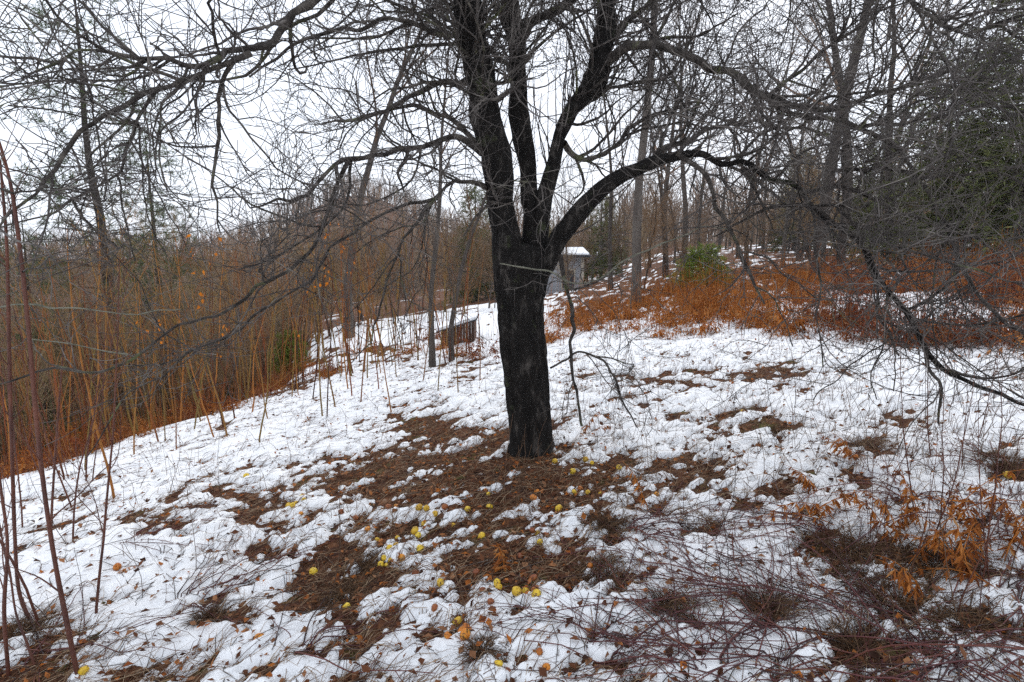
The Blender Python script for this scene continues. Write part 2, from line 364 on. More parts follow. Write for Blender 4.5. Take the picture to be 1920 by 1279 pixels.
# ------------------------------------------------------------------ apple tree
tree = thing('apple_tree', (TX, TY, TZ), 'old dark-barked bare apple tree with forking trunk and wide tangled crown', 'tree')
def line(pts, n=None, wob=0.006):
    """control points (px, py, dy from the trunk, width in photo pixels) -> positions and radii"""
    p = np.array(pts, float); Yd = TY + p[:, 2]; pos = at(p[:, 0], p[:, 1], Yd); r = p[:, 3] * 0.5 * Yd / FPX
    s = spline(np.hstack([pos, r[:, None]]), n or max(10, 5 * len(pts)))
    L = np.concatenate([[0], np.cumsum(np.linalg.norm(np.diff(s[:, :3], axis=0), axis=1))]); sd = float(p[0, 0] + p[-1, 1]); e = np.clip(L / .25, 0, 1)[:, None]
    for c in range(3):
        kn = np.random.default_rng(int(abs(sd)) * 3 + c).normal(size=64); s[:, c] += e[:, 0] * wob * (2.4 * np.interp(L * 4.6, np.arange(64), kn) + 1.0 * np.interp(L * 11, np.arange(64), kn[::-1]))
    s[:, 3] *= 1 + (.20 if wob > .005 else .06 if wob else 0) * vnoise(L * 11 + sd, L * 0 + 3.3, 57) * e[:, 0]
    return s[:, :3], np.maximum(s[:, 3], 0.0012)
def bark_tube(P, R, k, amp, zs=5.0, seed=0, sw=5.0):
    n = len(P); L = np.concatenate([[0], np.cumsum(np.linalg.norm(np.diff(P, axis=0), axis=1))])
    A = np.arange(k) / k
    aa, ll = np.meshgrid(A, L)
    ph = 2 * np.pi * aa
    nn = fbm(np.cos(ph) * sw * 0.5 + ll * 1.0 + seed, np.sin(ph) * sw * 0.5 + ll * zs * 0.5, seed, 3) + 0.7 * vnoise(np.cos(ph) * sw * 1.6 + 50, np.sin(ph) * sw * 1.6 + ll * zs, seed + 3)
    return tubes(P[None], (R[:, None] * (1 + amp * nn))[None], k)
# trunk, slightly flared at the foot
tp = line([(998, 882, .0, 140), (997, 860, .0, 110), (996, 838, .0, 90), (994, 800, .0, 81), (988, 727, .0, 82), (978, 627, .0, 85), (976, 560, .0, 87), (977, 515, .0, 98), (975, 490, 0, 96), (973, 472, 0, 78), (971, 458, 0, 30)], 90, 0.0)
V, F = bark_tube(tp[0], tp[1], 72, 0.075, 9, 5, 9)
mb = MB().add(V, F); trunk = mb.build('trunk', M_bark, tree); trunk['label'] = 'thick dark ridged trunk'
# a few bark plates and knots standing off the trunk
def near_ok(C):
    d = np.linalg.norm(C - np.array([0, 0, EYE]), axis=2).min(1); return d > 1.05
def mk_keep(zmin, far=True):
    def k(C):
        m = near_ok(C) & (C[:, :, 2].min(1) > zmin)
        g = (C[:, :, 2] - H(C[:, :, 0], C[:, :, 1])).min(1) > 0.05
        return m & g
    return k
STEM = {
 'A': ([(962, 545, .0, 66), (950, 470, -.02, 58), (939, 400, -.03, 50), (931, 300, -.06, 55), (915, 234, -.1, 52), (899, 150, -.15, 50), (885, 83, -.2, 50), (879, 10, -.3, 50), (865, -120, -.4, 42), (842, -320, -.5, 28), (830, -520, -.5, 14)], 20),
 'B': ([(990, 530, .05, 46), (998, 430, .10, 36), (991, 334, .16, 31), (978, 234, .22, 36), (972, 150, .26, 30), (968, 83, .3, 30), (956, 20, .33, 32), (950, -80, .36, 24), (945, -180, .4, 18), (950, -380, .4, 10)], 14),
 'C': ([(1000, 530, .0, 46), (1012, 430, .05, 34), (1027, 340, .1, 27), (1046, 272, .12, 23), (1060, 234, .12, 28), (1082, 196, .12, 30), (1112, 150, .1, 42), (1130, 83, .1, 35), (1139, 20, .1, 28), (1150, -160, .1, 20), (1130, -360, 0, 10)], 14),
 'D': ([(1000, 550, -.03, 46), (1014, 508, -.06, 34), (1035, 474, -.08, 34), (1063, 425, -.12, 35), (1095, 390, -.16, 33), (1140, 352, -.22, 29), (1185, 322, -.3, 25), (1240, 293, -.4, 20), (1310, 286, -.5, 12), (1355, 306, -.58, 10), (1400, 304, -.65, 9.5), (1440, 338, -.7, 9), (1490, 350, -.75, 8.5), (1540, 405, -.85, 9), (1610, 455, -.95, 9), (1655, 533, -1.0, 9), (1708, 598, -1.05, 9), (1745, 668, -1.1, 9.5), (1800, 712, -1.15, 8), (1900, 750, -1.2, 7), (2000, 775, -1.25, 4)], 14),
}
# limbs: (control points, shoots per metre, tropism, lowest height of twigs, pale?)
UP = (0, 0, .10); SIDE = (0, 0, .02); DN = (0, 0, -.05)
LIMB = [
 ([(1112, 135, .1, 30), (1165, 104, .0, 26), (1230, 98, -.15, 24), (1300, 108, -.3, 22), (1380, 138, -.5, 20), (1440, 182, -.65, 17), (1520, 215, -.8, 13), (1620, 235, -1.0, 10), (1720, 225, -1.15, 8), (1850, 205, -1.3, 6), (2000, 205, -1.5, 3)], 9, SIDE, 1.5),
 ([(1445, 182, -.65, 13), (1530, 205, -.6, 11), (1620, 185, -.6, 10), (1720, 150, -.65, 9), (1840, 112, -.75, 9), (1960, 98, -.8, 7), (2150, 90, -.9, 4)], 10, UP, 1.7),
 ([(968, 80, .3, 30), (1005, 36, .3, 28), (1055, 2, .25, 26), (1130, -60, .2, 20), (1260, -120, .0, 14), (1400, -130, -.3, 8)], 9, SIDE, 1.6),
 ([(905, 285, -.1, 24), (868, 264, -.15, 18), (815, 262, -.2, 15), (760, 277, -.3, 14), (705, 290, -.4, 13), (650, 296, -.5, 12), (600, 325, -.6, 9), (540, 370, -.75, 7), (470, 390, -.9, 4)], 9, SIDE, 1.45),
 ([(765, 276, -.3, 11), (765, 300, -.32, 10), (752, 330, -.34, 8), (762, 362, -.36, 5)], 5, DN, 1.4),
 ([(912, 352, -.05, 14), (880, 342, -.1, 10), (845, 346, -.15, 8), (812, 378, -.2, 7), (786, 415, -.25, 6.5), (758, 460, -.28, 6), (735, 510, -.3, 5.5), (716, 575, -.3, 5), (694, 640, -.3, 4), (655, 682, -.35, 2.5)], 6, DN, .75),
 ([(655, 296, -.5, 11), (628, 350, -.55, 10), (595, 425, -.65, 9.5), (556, 485, -.75, 9), (485, 543, -.9, 8), (405, 584, -1.05, 7.5), (315, 618, -1.2, 7), (225, 672, -1.35, 7), (120, 698, -1.5, 6), (0, 718, -1.7, 5), (-120, 735, -1.9, 3)], 5, SIDE, .95),
 ([(820, 372, -.2, 9), (760, 392, -.2, 8), (690, 418, -.25, 7.5), (625, 468, -.3, 7), (555, 535, -.4, 6.5), (480, 598, -.5, 6), (395, 645, -.6, 5.5), (300, 706, -.75, 5), (215, 788, -.9, 4.5), (150, 860, -1.05, 3)], 5, SIDE, .55),
 ([(890, 140, -.18, 22), (858, 80, -.25, 14), (810, 52, -.3, 12), (740, 42, -.4, 10), (650, 50, -.55, 9), (560, 90, -.7, 7), (470, 150, -.85, 5)], 10, SIDE, 1.6),
 ([(866, -80, -.35, 34), (800, -110, -.5, 28), (700, -70, -.7, 24), (600, -5, -.95, 23), (530, 55, -1.1, 21), (465, 102, -1.25, 18), (380, 116, -1.4, 14), (280, 122, -1.55, 11), (180, 108, -1.7, 8), (60, 110, -1.9, 5)], 12, SIDE, 1.6),
 ([(470, 100, -1.25, 14), (400, 128, -1.35, 13), (300, 160, -1.5, 13), (200, 205, -1.65, 13), (120, 290, -1.8, 10), (60, 365, -1.95, 8), (-20, 440, -2.1, 5)], 9, SIDE, 1.4),
 ([(440, 108, -1.28, 12), (415, 160, -1.3, 10), (408, 230, -1.3, 9), (402, 300, -1.3, 8), (404, 370, -1.3, 6), (396, 430, -1.3, 4)], 12, DN, 1.5),
 ([(300, 160, -1.5, 9), (270, 210, -1.45, 8), (240, 280, -1.45, 7), (190, 340, -1.5, 6), (110, 395, -1.55, 5), (0, 420, -1.6, 4)], 9, SIDE, 1.4),
 ([(1270, 287, -.45, 14), (1318, 322, -.5, 11), (1350, 390, -.55, 10), (1382, 465, -.6, 9), (1408, 525, -.65, 8), (1428, 566, -.7, 5)], 7, DN, 1.05),
 ([(1735, 655, -1.1, 9), (1738, 700, -1.1, 8), (1748, 745, -1.1, 7), (1762, 792, -1.1, 4)], 4, DN, .3),
 ([(1620, 470, -.95, 9), (1640, 540, -.9, 8), (1660, 600, -.9, 7), (1690, 660, -.92, 5)], 6, DN, .6),
 ([(1560, 320, -.9, 9), (1660, 322, -1.0, 9), (1760, 322, -1.2, 8), (1880, 320, -1.35, 7), (2000, 330, -1.5, 5)], 6, SIDE, 1.3),
 ([(1600, 235, -1.0, 10), (1690, 290, -1.1, 10), (1755, 370, -1.15, 10), (1795, 460, -1.2, 9), (1832, 560, -1.25, 9), (1895, 612, -1.35, 7), (1980, 650, -1.45, 5)], 8, SIDE, .8),
 ([(1180, 325, -.3, 14), (1260, 270, -.1, 12), (1350, 240, .1, 10), (1450, 235, .3, 8), (1560, 250, .5, 5)], 10, SIDE, 1.7),
 ([(1058, 268, .12, 16), (1090, 300, .3, 13), (1150, 280, .5, 11), (1230, 220, .7, 9), (1330, 190, .9, 6)], 10, UP, 1.7),
 ([(1130, 85, .1, 18), (1190, 30, .3, 14), (1270, -20, .5, 11), (1380, -60, .7, 7)], 10, UP, 1.8),
 ([(892, 160, -.15, 20), (840, 150, .1, 14), (770, 180, .3, 11), (690, 215, .5, 8), (600, 230, .7, 5)], 11, SIDE, 1.7),
 ([(925, 300, -.08, 16), (860, 240, .1, 12), (800, 205, .25, 10), (740, 200, .4, 8), (660, 230, .6, 5)], 10, SIDE, 1.7),
 ([(945, 390, -.05, 12), (915, 380, -.15, 9), (890, 400, -.25, 7), (870, 440, -.3, 4)], 6, SIDE, 1.35),
 ([(968, 150, .26, 14), (930, 110, .5, 11), (880, 60, .8, 9), (800, 20, 1.1, 6)], 9, UP, 1.8),
 ([(1545, 402, -.85, 11), (1500, 380, -.7, 9), (1440, 385, -.55, 8), (1390, 420, -.4, 6), (1340, 445, -.3, 4)], 8, SIDE, 1.35),
 ([(1500, 360, -.78, 10), (1600, 350, -1.0, 9), (1700, 400, -1.15, 7), (1800, 440, -1.3, 5), (1900, 445, -1.45, 3)], 9, SIDE, 1.1),
 ([(870, -60, -.3, 30), (900, -140, -.8, 24), (960, -150, -1.3, 18), (1040, -60, -1.7, 12), (1100, 0, -2.0, 6)], 2.5, SIDE, 2.0),
 ([(1400, -130, -.3, 14), (1550, -100, -.8, 12), (1680, -20, -1.2, 10), (1780, 40, -1.5, 8), (1920, 60, -1.8, 5)], 11, SIDE, 1.7),
 ([(1440, 182, -.65, 12), (1500, 130, -.7, 10), (1590, 60, -.8, 8), (1680, -10, -.9, 6)], 10, UP, 1.8),
 ([(1050, 478, -.1, 12), (1056, 530, -.14, 10), (1066, 600, -.16, 10), (1070, 680, -.18, 9), (1073, 745, -.18, 8), (1092, 800, -.18, 6)], 1.5, DN, .4),
 ([(1032, 690, -.08, 5), (1060, 676, -.14, 5), (1090, 660, -.2, 5), (1130, 690, -.24, 6), (1162, 742, -.26, 6), (1196, 806, -.28, 3.5)], 3, DN, .1),
]
tw_count = 0
def grow(lp, lr, dens, trop, zmin, part, sub=True, spur=True):
    """the twigs that a limb carries, joined as one part of that limb"""
    global tw_count
    rg = np.random.default_rng(int(abs(lp[0, 0] * 1000) + abs(lp[-1, 2] * 777) + len(lp)))
    K = mk_keep(zmin); P0, R0 = lp[None], lr[None]
    Pb, Rb = sprout(P0, R0, rg, dens * .55, 0.12, 1.0, (25, 75), (0.5, 1.5), 14, 0.68, 0.0058, 0.0135, np.array(trop) * .6, 0.16, K)
    for q in range(len(Pb)):
        MB().add(*bark_tube(Pb[q], Rb[q], 7, .12, 9, q, 3)).build('branch', M_limb, part)
    P1, R1 = sprout(P0, R0, rg, dens * .85, 0.12, 1.0, (25, 80), (0.3, 0.9), 10, 0.6, 0.0042, 0.0085, trop, 0.16, K)
    P1b, R1b = sprout(Pb, Rb, rg, 8.5, 0.1, 1.0, (25, 80), (0.25, 0.9), 10, 0.6, 0.0030, 0.006, trop, 0.18, K)
    P1 = np.concatenate([P1, P1b]); R1 = np.concatenate([R1, R1b])
    P2, R2 = sprout(P1, R1, rg, 9.5, 0.08, 1.0, (25, 80), (0.14, 0.50), 7, 0.62, 0.0024, 0.0042, np.array(trop) * 1.2, 0.15, K)
    P2b, R2b = sprout(P0, R0, rg, dens * .8, 0.15, 1.0, (35, 90), (0.10, 0.40), 7, 0.4, 0.0026, 0.0045, trop, 0.16, K)
    P2 = np.concatenate([P2, P2b]); R2 = np.concatenate([R2, R2b])
    P3, R3 = sprout(P2, R2, rg, 7.0, 0.1, 0.98, (30, 80), (0.03, 0.16), 4, 0.75, 0.0018, 0.003, trop, 0.16, K)
    m = MB()
    for P_, R_, k in ((P1, R1, 6), (P2, R2, 4), (P3, R3, 3)): m.add(*tubes(P_, R_, k))
    tw_count += len(P1) + len(P2) + len(P3)
    if m.n: m.build('twigs', M_twig, part)
for kx, (pts, dens) in STEM.items():
    lp, lr = line(pts, 9 * len(pts), 0.004)
    V, F = bark_tube(lp, lr, 28, 0.07, 6, 11 + ord(kx), 4)
    o = MB().add(V, F).build('stem', M_bark, tree)
    top = len(lp) // 3
    grow(lp[top:], np.minimum(lr[top:], 0.02), dens * (1.0 if kx != 'D' else .75), UP if kx != 'D' else SIDE, 1.55 if kx != 'D' else .9, o)
for (pts, dens, trop, zmin) in LIMB:
    pts = [(a, b, c, w_ * (.8 if q == 0 else .70 if w_ < 15 else .6)) for q, (a, b, c, w_) in enumerate(pts)]
    lp, lr = line(pts, 12 * len(pts), 0.008)
    V, F = bark_tube(lp, lr, 12, 0.10, 9, 3 + len(pts), 3)
    o = MB().add(V, F).build('limb', M_limb, tree)
    grow(lp, lr, dens, trop, zmin, o)
# upright water shoots out of the fork and the main stems
rg = np.random.default_rng(99)
for kx, t0, t1, n in (('A', .25, .7, 26), ('B', .1, .7, 26), ('C', .15, .7, 30), ('D', .12, .45, 34)):
    lp, lr = line(STEM[kx][0], 60, 0)
    P1, R1 = sprout(lp[None], lr[None], rg, n / 3.0, t0, t1, (20, 60), (.5, 1.3), 12, .2, .0022, .006, (0, 0, .22), .07, mk_keep(1.25))
    P2, R2 = sprout(P1, R1, rg, 5, .2, 1, (20, 50), (.1, .4), 6, .6, .0016, .003, (0, 0, .1), .12, mk_keep(1.3))
    m = MB().add(*tubes(P1, R1, 5)).add(*tubes(P2, R2, 4)); m.build('water_shoots', M_twig, tree)
# the pale dead twig that crosses the trunk below the fork
for pts in ([(938, 494, -.24, 2.5), (985, 503, -.26, 3.2), (1030, 512, -.28, 3.2), (1075, 530, -.3, 3), (1125, 521, -.32, 3), (1165, 500, -.34, 3), (1200, 478, -.36, 3), (1245, 458, -.38, 2.6), (1310, 432, -.4, 2), (1390, 428, -.42, 1.5)],
            [(-60, 590, -1.6, 3.5), (0, 582, -1.6, 3.4), (70, 580, -1.58, 3.2), (105, 586, -1.56, 3), (150, 580, -1.55, 2.8), (230, 583, -1.5, 2.2), (330, 575, -1.4, 1.5)],
            [(60, 636, -1.55, 1.6), (130, 645, -1.5, 2.2), (190, 658, -1.42, 2.5), (240, 668, -1.36, 2.8)]):
    lp, lr = line(pts, 60, 0.0055); o = MB().add(*bark_tube(lp, lr, 8, .1, 9, 2, 3)).build('dead_branch', M_pale, tree)
    o['label'] = 'pale dead twig'
print('apple twigs', tw_count)

# ------------------------------------------------------------------ forest trees
def bare_tree(name, seed, Ht, r0, first=0.3, dens=2.6, lean=0.04, label='', cat='tree', group=None, blen=(.18, .38), mats=None, upang=(25, 65)):
    rg = np.random.default_rng(seed); n = 16
    d = np.array([0, 0, 1.0]); p = np.zeros(3); P = [p]
    bend = rg.normal(size=3) * lean * .3
    for i in range(n - 1):
        d = nrm(d + bend + rg.normal(size=3) * lean * [1, 1, 0] + [0, 0, .02]); p = p + d * Ht / (n - 1); P.append(p)
    P = np.array(P); P[0, 2] = -0.25; R = r0 * np.linspace(1, .12, n) ** 0.9; R[0] *= 1.3
    t = thing(name, (0, 0, 0), label, cat, group)
    MB().add(*tubes(P[None], R[None], 9)).build('trunk', (mats or (M_grey, M_gtwig))[0], t)
    s = Ht / 10
    P1, R1 = sprout(P[None], R[None], rg, dens / s, first, .98, upang, (blen[0] * Ht, blen[1] * Ht), 9, .5, .006 * s, r0 * .5, (0, 0, .09), .10)
    P2, R2 = sprout(P1, R1, rg, 3.4 / s, .15, 1, (25, 60), (.6 * s, 1.6 * s), 6, .55, .0045 * s, .03, (0, 0, .06), .12)
    P3, R3 = sprout(P2, R2, rg, 4.5 / s, .1, 1, (25, 60), (.25 * s, .8 * s), 4, .6, .0035 * s, .01, (0, 0, .04), .12, tip=.6)
    m = MB()
    for a, b, k in ((P1, R1, 5), (P2, R2, 3), (P3, R3, 3)): m.add(*tubes(a, b, k))
    m.build('crown', (mats or (M_grey, M_gtwig))[1], t)
    return Proto(t)
WG = 'bare trees of the wood behind the snow field'
WL = 'bare leafless tree in the wood'
woods = [bare_tree('bare_tree', 101, 11, .13, .35, 2.6, .04, WL, 'tree', WG), bare_tree('bare_tree', 102, 12, .12, .4, 2.4, .05, WL, 'tree', WG),
         bare_tree('bare_tree', 103, 9, .10, .25, 3.0, .06, WL, 'tree', WG), bare_tree('bare_tree', 104, 13, .14, .45, 2.2, .03, WL, 'tree', WG)]
UG = 'thin understory trees in the thicket below the snow field'
UL = 'thin twiggy understory tree in the brown thicket'
under = [bare_tree('understory_tree', 201 + i, 5.5, .045, .15, 6.0, .07, UL, 'tree', UG, (.2, .42), (M_grey, M_utwig)) for i in range(4)]
def ground_at(px, Y):
    x = (px - CX) / FPX * Y / math.cos(PITCH) * 0.99; return np.array([x, Y, float(H(x, Y))])
rr = random.Random(5)
def near(px):
    for lim, t in ((150, 'behind the near red shoots'), (360, 'around the white pine trunks'), (560, 'right of the white pines'), (760, 'around the pale slender tree'), (940, 'around the snow-roofed shed'),
                   (1150, 'around the grey house'), (1420, 'around the bright green young pine'), (1640, 'around the close pair of trunks')):
        if px < lim: return t
    return 'around the dark hemlocks'
# trunks that can be told apart in the photograph: (px at the foot, distance, scale, proto, label)
NAMED = [(1192, 13.5, .85, 3, 'tall straight bare tree with greenish bark right behind the apple tree'),
         (1528, 14.5, 1.05, 3, 'dark straight tree trunk rising from the dead ferns, one of a close pair'),
         (1568, 15.2, 1.0, 0, 'grey straight tree trunk rising from the dead ferns, one of a close pair'),
         (655, 17, 1.1, 1, 'pale grey slender tree left of the apple tree against the sky'),
         (808, hit(808, 690)[1], .36, 3, 'slim dark trunk standing before the small snow-roofed shed'),
         (846, hit(846, 680)[1], .36, 1, 'second slim trunk standing beside the small snow-roofed shed'),
         (1655, 19, 1.1, 1, 'tall bare tree between the hemlocks and the pair of trunks'),
         (1245, 24, 1.0, 0, 'bare tree just left of the bright green young pine'),
         (1395, 22, .95, 2, 'bare tree just right of the bright green young pine')]
for px, Yd, s, k, lab in NAMED:
    woods[k].put(ground_at(px, Yd), rr.uniform(0, 6.28), s, lab, WG)
for i in range(120):
    px = rr.uniform(-250, 2150); Yd = rr.uniform(20, 75)
    if px > 1150: Yd = rr.uniform(17, 60)
    if 430 < px < 900 and rr.random() < .8: continue
    if 880 < px < 1120 and Yd < 34: Yd += 16
    woods[i % 4].put(ground_at(px, Yd), rr.uniform(0, 6.28), rr.uniform(.6, 1.1) * (.5 if 430 < px < 900 else 0.75 if px < 900 else .85), WL + ' ' + near(px), WG)
for i in range(230):
    px = rr.uniform(-200, 930) if i < 170 else rr.uniform(1060, 2050)
    Yd = rr.uniform(11.5, 42) if i < 170 else rr.uniform(17, 45)
    if 560 < px < 930: Yd = max(Yd, 21)
    g = ground_at(px, Yd)
    under[i % 4].put(g, rr.uniform(0, 6.28), rr.uniform(.55, 1.0) * (.8 if 430 < px < 930 else 1 if px < 930 else .8), (UL if i < 170 else 'thin twiggy understory tree behind the ferns') + ' ' + near(px), UG if i < 170 else 'thin understory trees behind the ferns')

# the far wooded ridge: reads as one brown mass
rg = np.random.default_rng(31); m = MB(); n = 5200
az = np.radians(rg.uniform(-62, 62, n)); r = rg.uniform(75, 300, n)
x = r * np.sin(az); y = r * np.cos(az); z = H(x, y); hh = rg.uniform(5, 11, n)
P = np.stack([np.stack([x, y, z - .5], -1), np.stack([x + rg.normal(0, .3, n), y, z + hh * .55], -1), np.stack([x + rg.normal(0, .6, n), y, z + hh], -1)], 1)
m.add(*tubes(P, np.tile([.17, .11, .04], (n, 1)), 3))
P1, R1 = sprout(P, np.tile([.17, .11, .04], (n, 1)), rg, 1.5, .25, 1, (20, 55), (1.2, 3.6), 3, .6, .05, .09, (0, 0, .15), .15)
P2, R2 = sprout(P1, R1, rg, 1.0, .2, 1, (20, 50), (.7, 2.0), 3, .7, .035, .06, (0, 0, .1), .15)
m.add(*tubes(P1, R1, 3)).add(*tubes(P2, R2, 3))
tag(m.build('hillside_wood', M_wood), 'far leafless brown wood covering the distant ridge', 'wood', kind='stuff')

# conifers
def conifer(name, seed, Ht, r0, width, mat, style, nb, per, label, cat, group=None, bare=.06, nlen=.16, nwid=.016):
    rg = np.random.default_rng(seed); t = thing(name, (0, 0, 0), label, cat, group)
    n = 12; P = np.zeros((n, 3)); P[:, 2] = np.linspace(-.2, Ht, n); P[1:, :2] = np.cumsum(rg.normal(0, .025 * Ht / 10, (n - 1, 2)), 0)
    MB().add(*tubes(P[None], (r0 * np.linspace(1.1, .08, n))[None], 9)).build('trunk', M_grey, t)
    hz = bare + (1 - bare) * rg.uniform(0, 1, nb) ** (1.0 if style != 'pine' else .9); az = rg.uniform(0, 2 * np.pi, nb)
    if style == 'pine': hz = np.round(hz * 16) / 16 + rg.normal(0, .008, nb)
    hz = np.clip(hz, 0, .99)
    L = width * (1 - hz) ** .75 * rg.uniform(.55, 1.1, nb) + .12 * width
    px = np.interp(hz * Ht, P[:, 2], P[:, 0]); py = np.interp(hz * Ht, P[:, 2], P[:, 1])
    k = 8; s = np.linspace(0, 1, k)[None]
    rise = {'pine': .22, 'hemlock': .02, 'young': .45}[style]; sag = {'pine': .12, 'hemlock': .38, 'young': .05}[style]
    wob = np.cumsum(rg.normal(0, .035, (nb, k)), 1) * L[:, None]
    bx = px[:, None] + np.cos(az)[:, None] * L[:, None] * s - np.sin(az)[:, None] * wob
    by = py[:, None] + np.sin(az)[:, None] * L[:, None] * s + np.cos(az)[:, None] * wob
    bz = hz[:, None] * Ht + L[:, None] * (rise * s - sag * s ** 2) + wob * .3
    B = np.stack([bx, by, bz], -1); BR = np.maximum(r0 * .16 * (1 - hz)[:, None] * (1 - s * .8), .004)
    c = MB().add(*tubes(B, BR, 4)).build('boughs', M_grey, t)
    S, SR = sprout(B, BR, rg, per, .22, 1, (30, 65), (.16 * width, .36 * width), 5, .5, .003, .01, (0, 0, -.05 if style == 'hemlock' else .05), .1)
    m = MB(); m.add(*tubes(S, np.maximum(SR, .004), 3))
    # needles along the sprays
    K = len(S); q = {'pine': 26, 'hemlock': 22, 'young': 26}[style]
    par = np.repeat(np.arange(K), q); tt = rg.uniform(.15, 1, len(par)) * 4 if style == 'hemlock' else (rg.uniform(.3, 1, len(par)) ** .6) * 4
    i = np.minimum(tt.astype(int), 3); f = (tt - i)[:, None]
    pos = S[par, i] * (1 - f) + S[par, i + 1] * f; tan = nrm(S[par, i + 1] - S[par, i])
    q3 = rg.normal(size=(len(par), 3)) * ([1, 1, .35] if style == 'hemlock' else [1, 1, 1])
    d = nrm(tan * .7 + q3 * .75)
    ln = nlen * rg.uniform(.6, 1.2, len(par)); V, F = leaves(pos, d, rg.normal(size=(len(par), 3)), ln, nwid * rg.uniform(.7, 1.3, len(par)), .1)
    m.add(V, None, F); m.build('needles', mat, t); return Proto(t)
pine = conifer('white_pine', 301, 13, .19, 3.0, M_pine, 'pine', 120, 3.6, 'tall white pine with thin grey-green boughs left of the apple tree', 'pine tree', bare=.22, nlen=.17, nwid=.014)
heml = [conifer('hemlock', 311, 9, .16, 2.7, M_heml, 'hemlock', 230, 4.2, 'dark hemlock', 'hemlock', bare=.03, nlen=.17, nwid=.032),
        conifer('hemlock', 312, 7, .13, 2.5, M_heml, 'hemlock', 210, 4.4, 'dark hemlock', 'hemlock', bare=.03, nlen=.17, nwid=.032)]
ypine = conifer('young_pine', 321, 1.9, .03, .95, M_ypine, 'young', 110, 13, 'small bright green bushy young pine among the rust-coloured ferns', 'pine shrub', bare=.0, nlen=.13, nwid=.009)
pine.put(ground_at(213, 16), .4, 1.0, 'taller white pine of the two, thick trunk rising left of the apple tree')
pine.put(ground_at(292, 20), 2.2, .85, 'slimmer white pine just behind the taller one on the left')
pine.put(ground_at(60, 30), 1.2, .9, 'distant white pine deep in the wood behind the red shoots')
for j, (px, Yd, s, k, lab) in enumerate([(1880, 15.5, 1.0, 0, 'tallest dark green hemlock towering at the edge of the dead ferns'),
        (1745, 17.5, .95, 1, 'broad dark hemlock beside the tallest one'), (2020, 14, 1.05, 0, 'dark hemlock at the end of the evergreen row'),
        (1630, 24, .75, 1, 'small greyish hemlock behind the pair of straight trunks'), (1480, 34, .7, 0, 'hemlock far behind the ferns between bare trees')]):
    heml[k].put(ground_at(px, Yd), j * 1.3, s, lab, 'hemlocks at the edge of the wood')
for j, (px, Yd, s, k, lab) in enumerate([(893, 31, .72, 0, 'dark evergreen rising behind the small snow-roofed shed'), (1125, 36, .8, 1, 'grey-green evergreen rising beside the grey house'),
        (110, 24, .75, 1, 'shadowy evergreen low in the thicket below the white pines'), (255, 27, .7, 0, 'young evergreen standing between the white pine trunks'), (390, 30, .7, 1, 'dim evergreen in the valley thicket'),
        (520, 26, .42, 0, 'short evergreen poking from the valley thicket'), (60, 15, .5, 0, 'grey-green evergreen sapling behind the tall red shoots'), (165, 18, .55, 1, 'bushy evergreen at the foot of the taller white pine'), (330, 17, .45, 0, 'low evergreen right of the slimmer white pine'), (440, 21, .5, 1, 'evergreen among orange-leaved saplings'), (-60, 17, .7, 1, 'evergreen at the far end of the thicket'), (1010, 44, .8, 0, 'evergreen standing behind the grey house')]):
    heml[k].put(ground_at(px, Yd), j * 2.1, s, lab, 'evergreens scattered in the wood')
yp = ground_at(1318, 15.0); ypine.put(yp, 0, (.85, .85, .62))
ypine.put(ground_at(540, 13.5), 1, .55, 'small green pine seedling among the stems below the snow bank')

# ------------------------------------------------------------------ grey house and small shed
hx0, hx1, hy, hb, ht = -.3, 3.5, 28.0, -1.6, 1.30
house = thing('grey_house', (1.6, hy, hb), 'small grey clapboard house with snowy roof hidden behind the apple trunk', 'house')
m = MB(); box(m, (1.6, hy + 2.2, (hb + ht) / 2), (3.7, 4.2, ht - hb)); m.build('wall', M_trim, house, False)
nb = 14
for i in range(nb):
    m = MB(); zc = hb + (i + .5) * (ht - hb) / nb; box(m, (1.6, hy + .075 - .004 * (i % 2), zc), (3.7, .03, (ht - hb) / nb - .012)); m.build('clapboard', M_side, house, False)
for xx in (hx0 + .06, hx1 - .06):
    m = MB(); box(m, (xx, hy + .045, (hb + ht) / 2), (.16, .06, ht - hb)); m.build('corner_board', M_trim, house, False)
wd = MB(); box(wd, (2.75, hy + .04, .2), (.7, .05, 1.0)); wo = wd.build('window', M_trim, house, False)
m = MB(); box(m, (2.75, hy + .010, .2), (.56, .02, .86)); m.build('pane', M_pane, wo, False)
def gable(mb, x0, x1, y0, y1, z0, zr, t):
    ym = (y0 + y1) / 2
    for (ya, za, yb, zb) in ((y0, z0, ym, zr), (ym, zr, y1, z0)):
        v = [[x0, ya, za], [x1, ya, za], [x1, yb, zb], [x0, yb, zb]]; V = np.array(v + [[a, b, c + t] for a, b, c in v])
        mb.add(V, [[0, 3, 2, 1], [4, 5, 6, 7], [0, 1, 5, 4], [1, 2, 6, 5], [2, 3, 7, 6], [3, 0, 4, 7]])
    return mb
rf = gable(MB(), hx0 - .3, hx1 + .3, hy - .35, hy + 4.75, ht - .02, ht + .30, .08).build('roof', M_roof, house, False)
gable(MB(), hx0 - .26, hx1 + .22, hy - .28, hy + 4.7, ht + .085, ht + .40, .07).build('snow_cover', M_rsnow, rf, False)
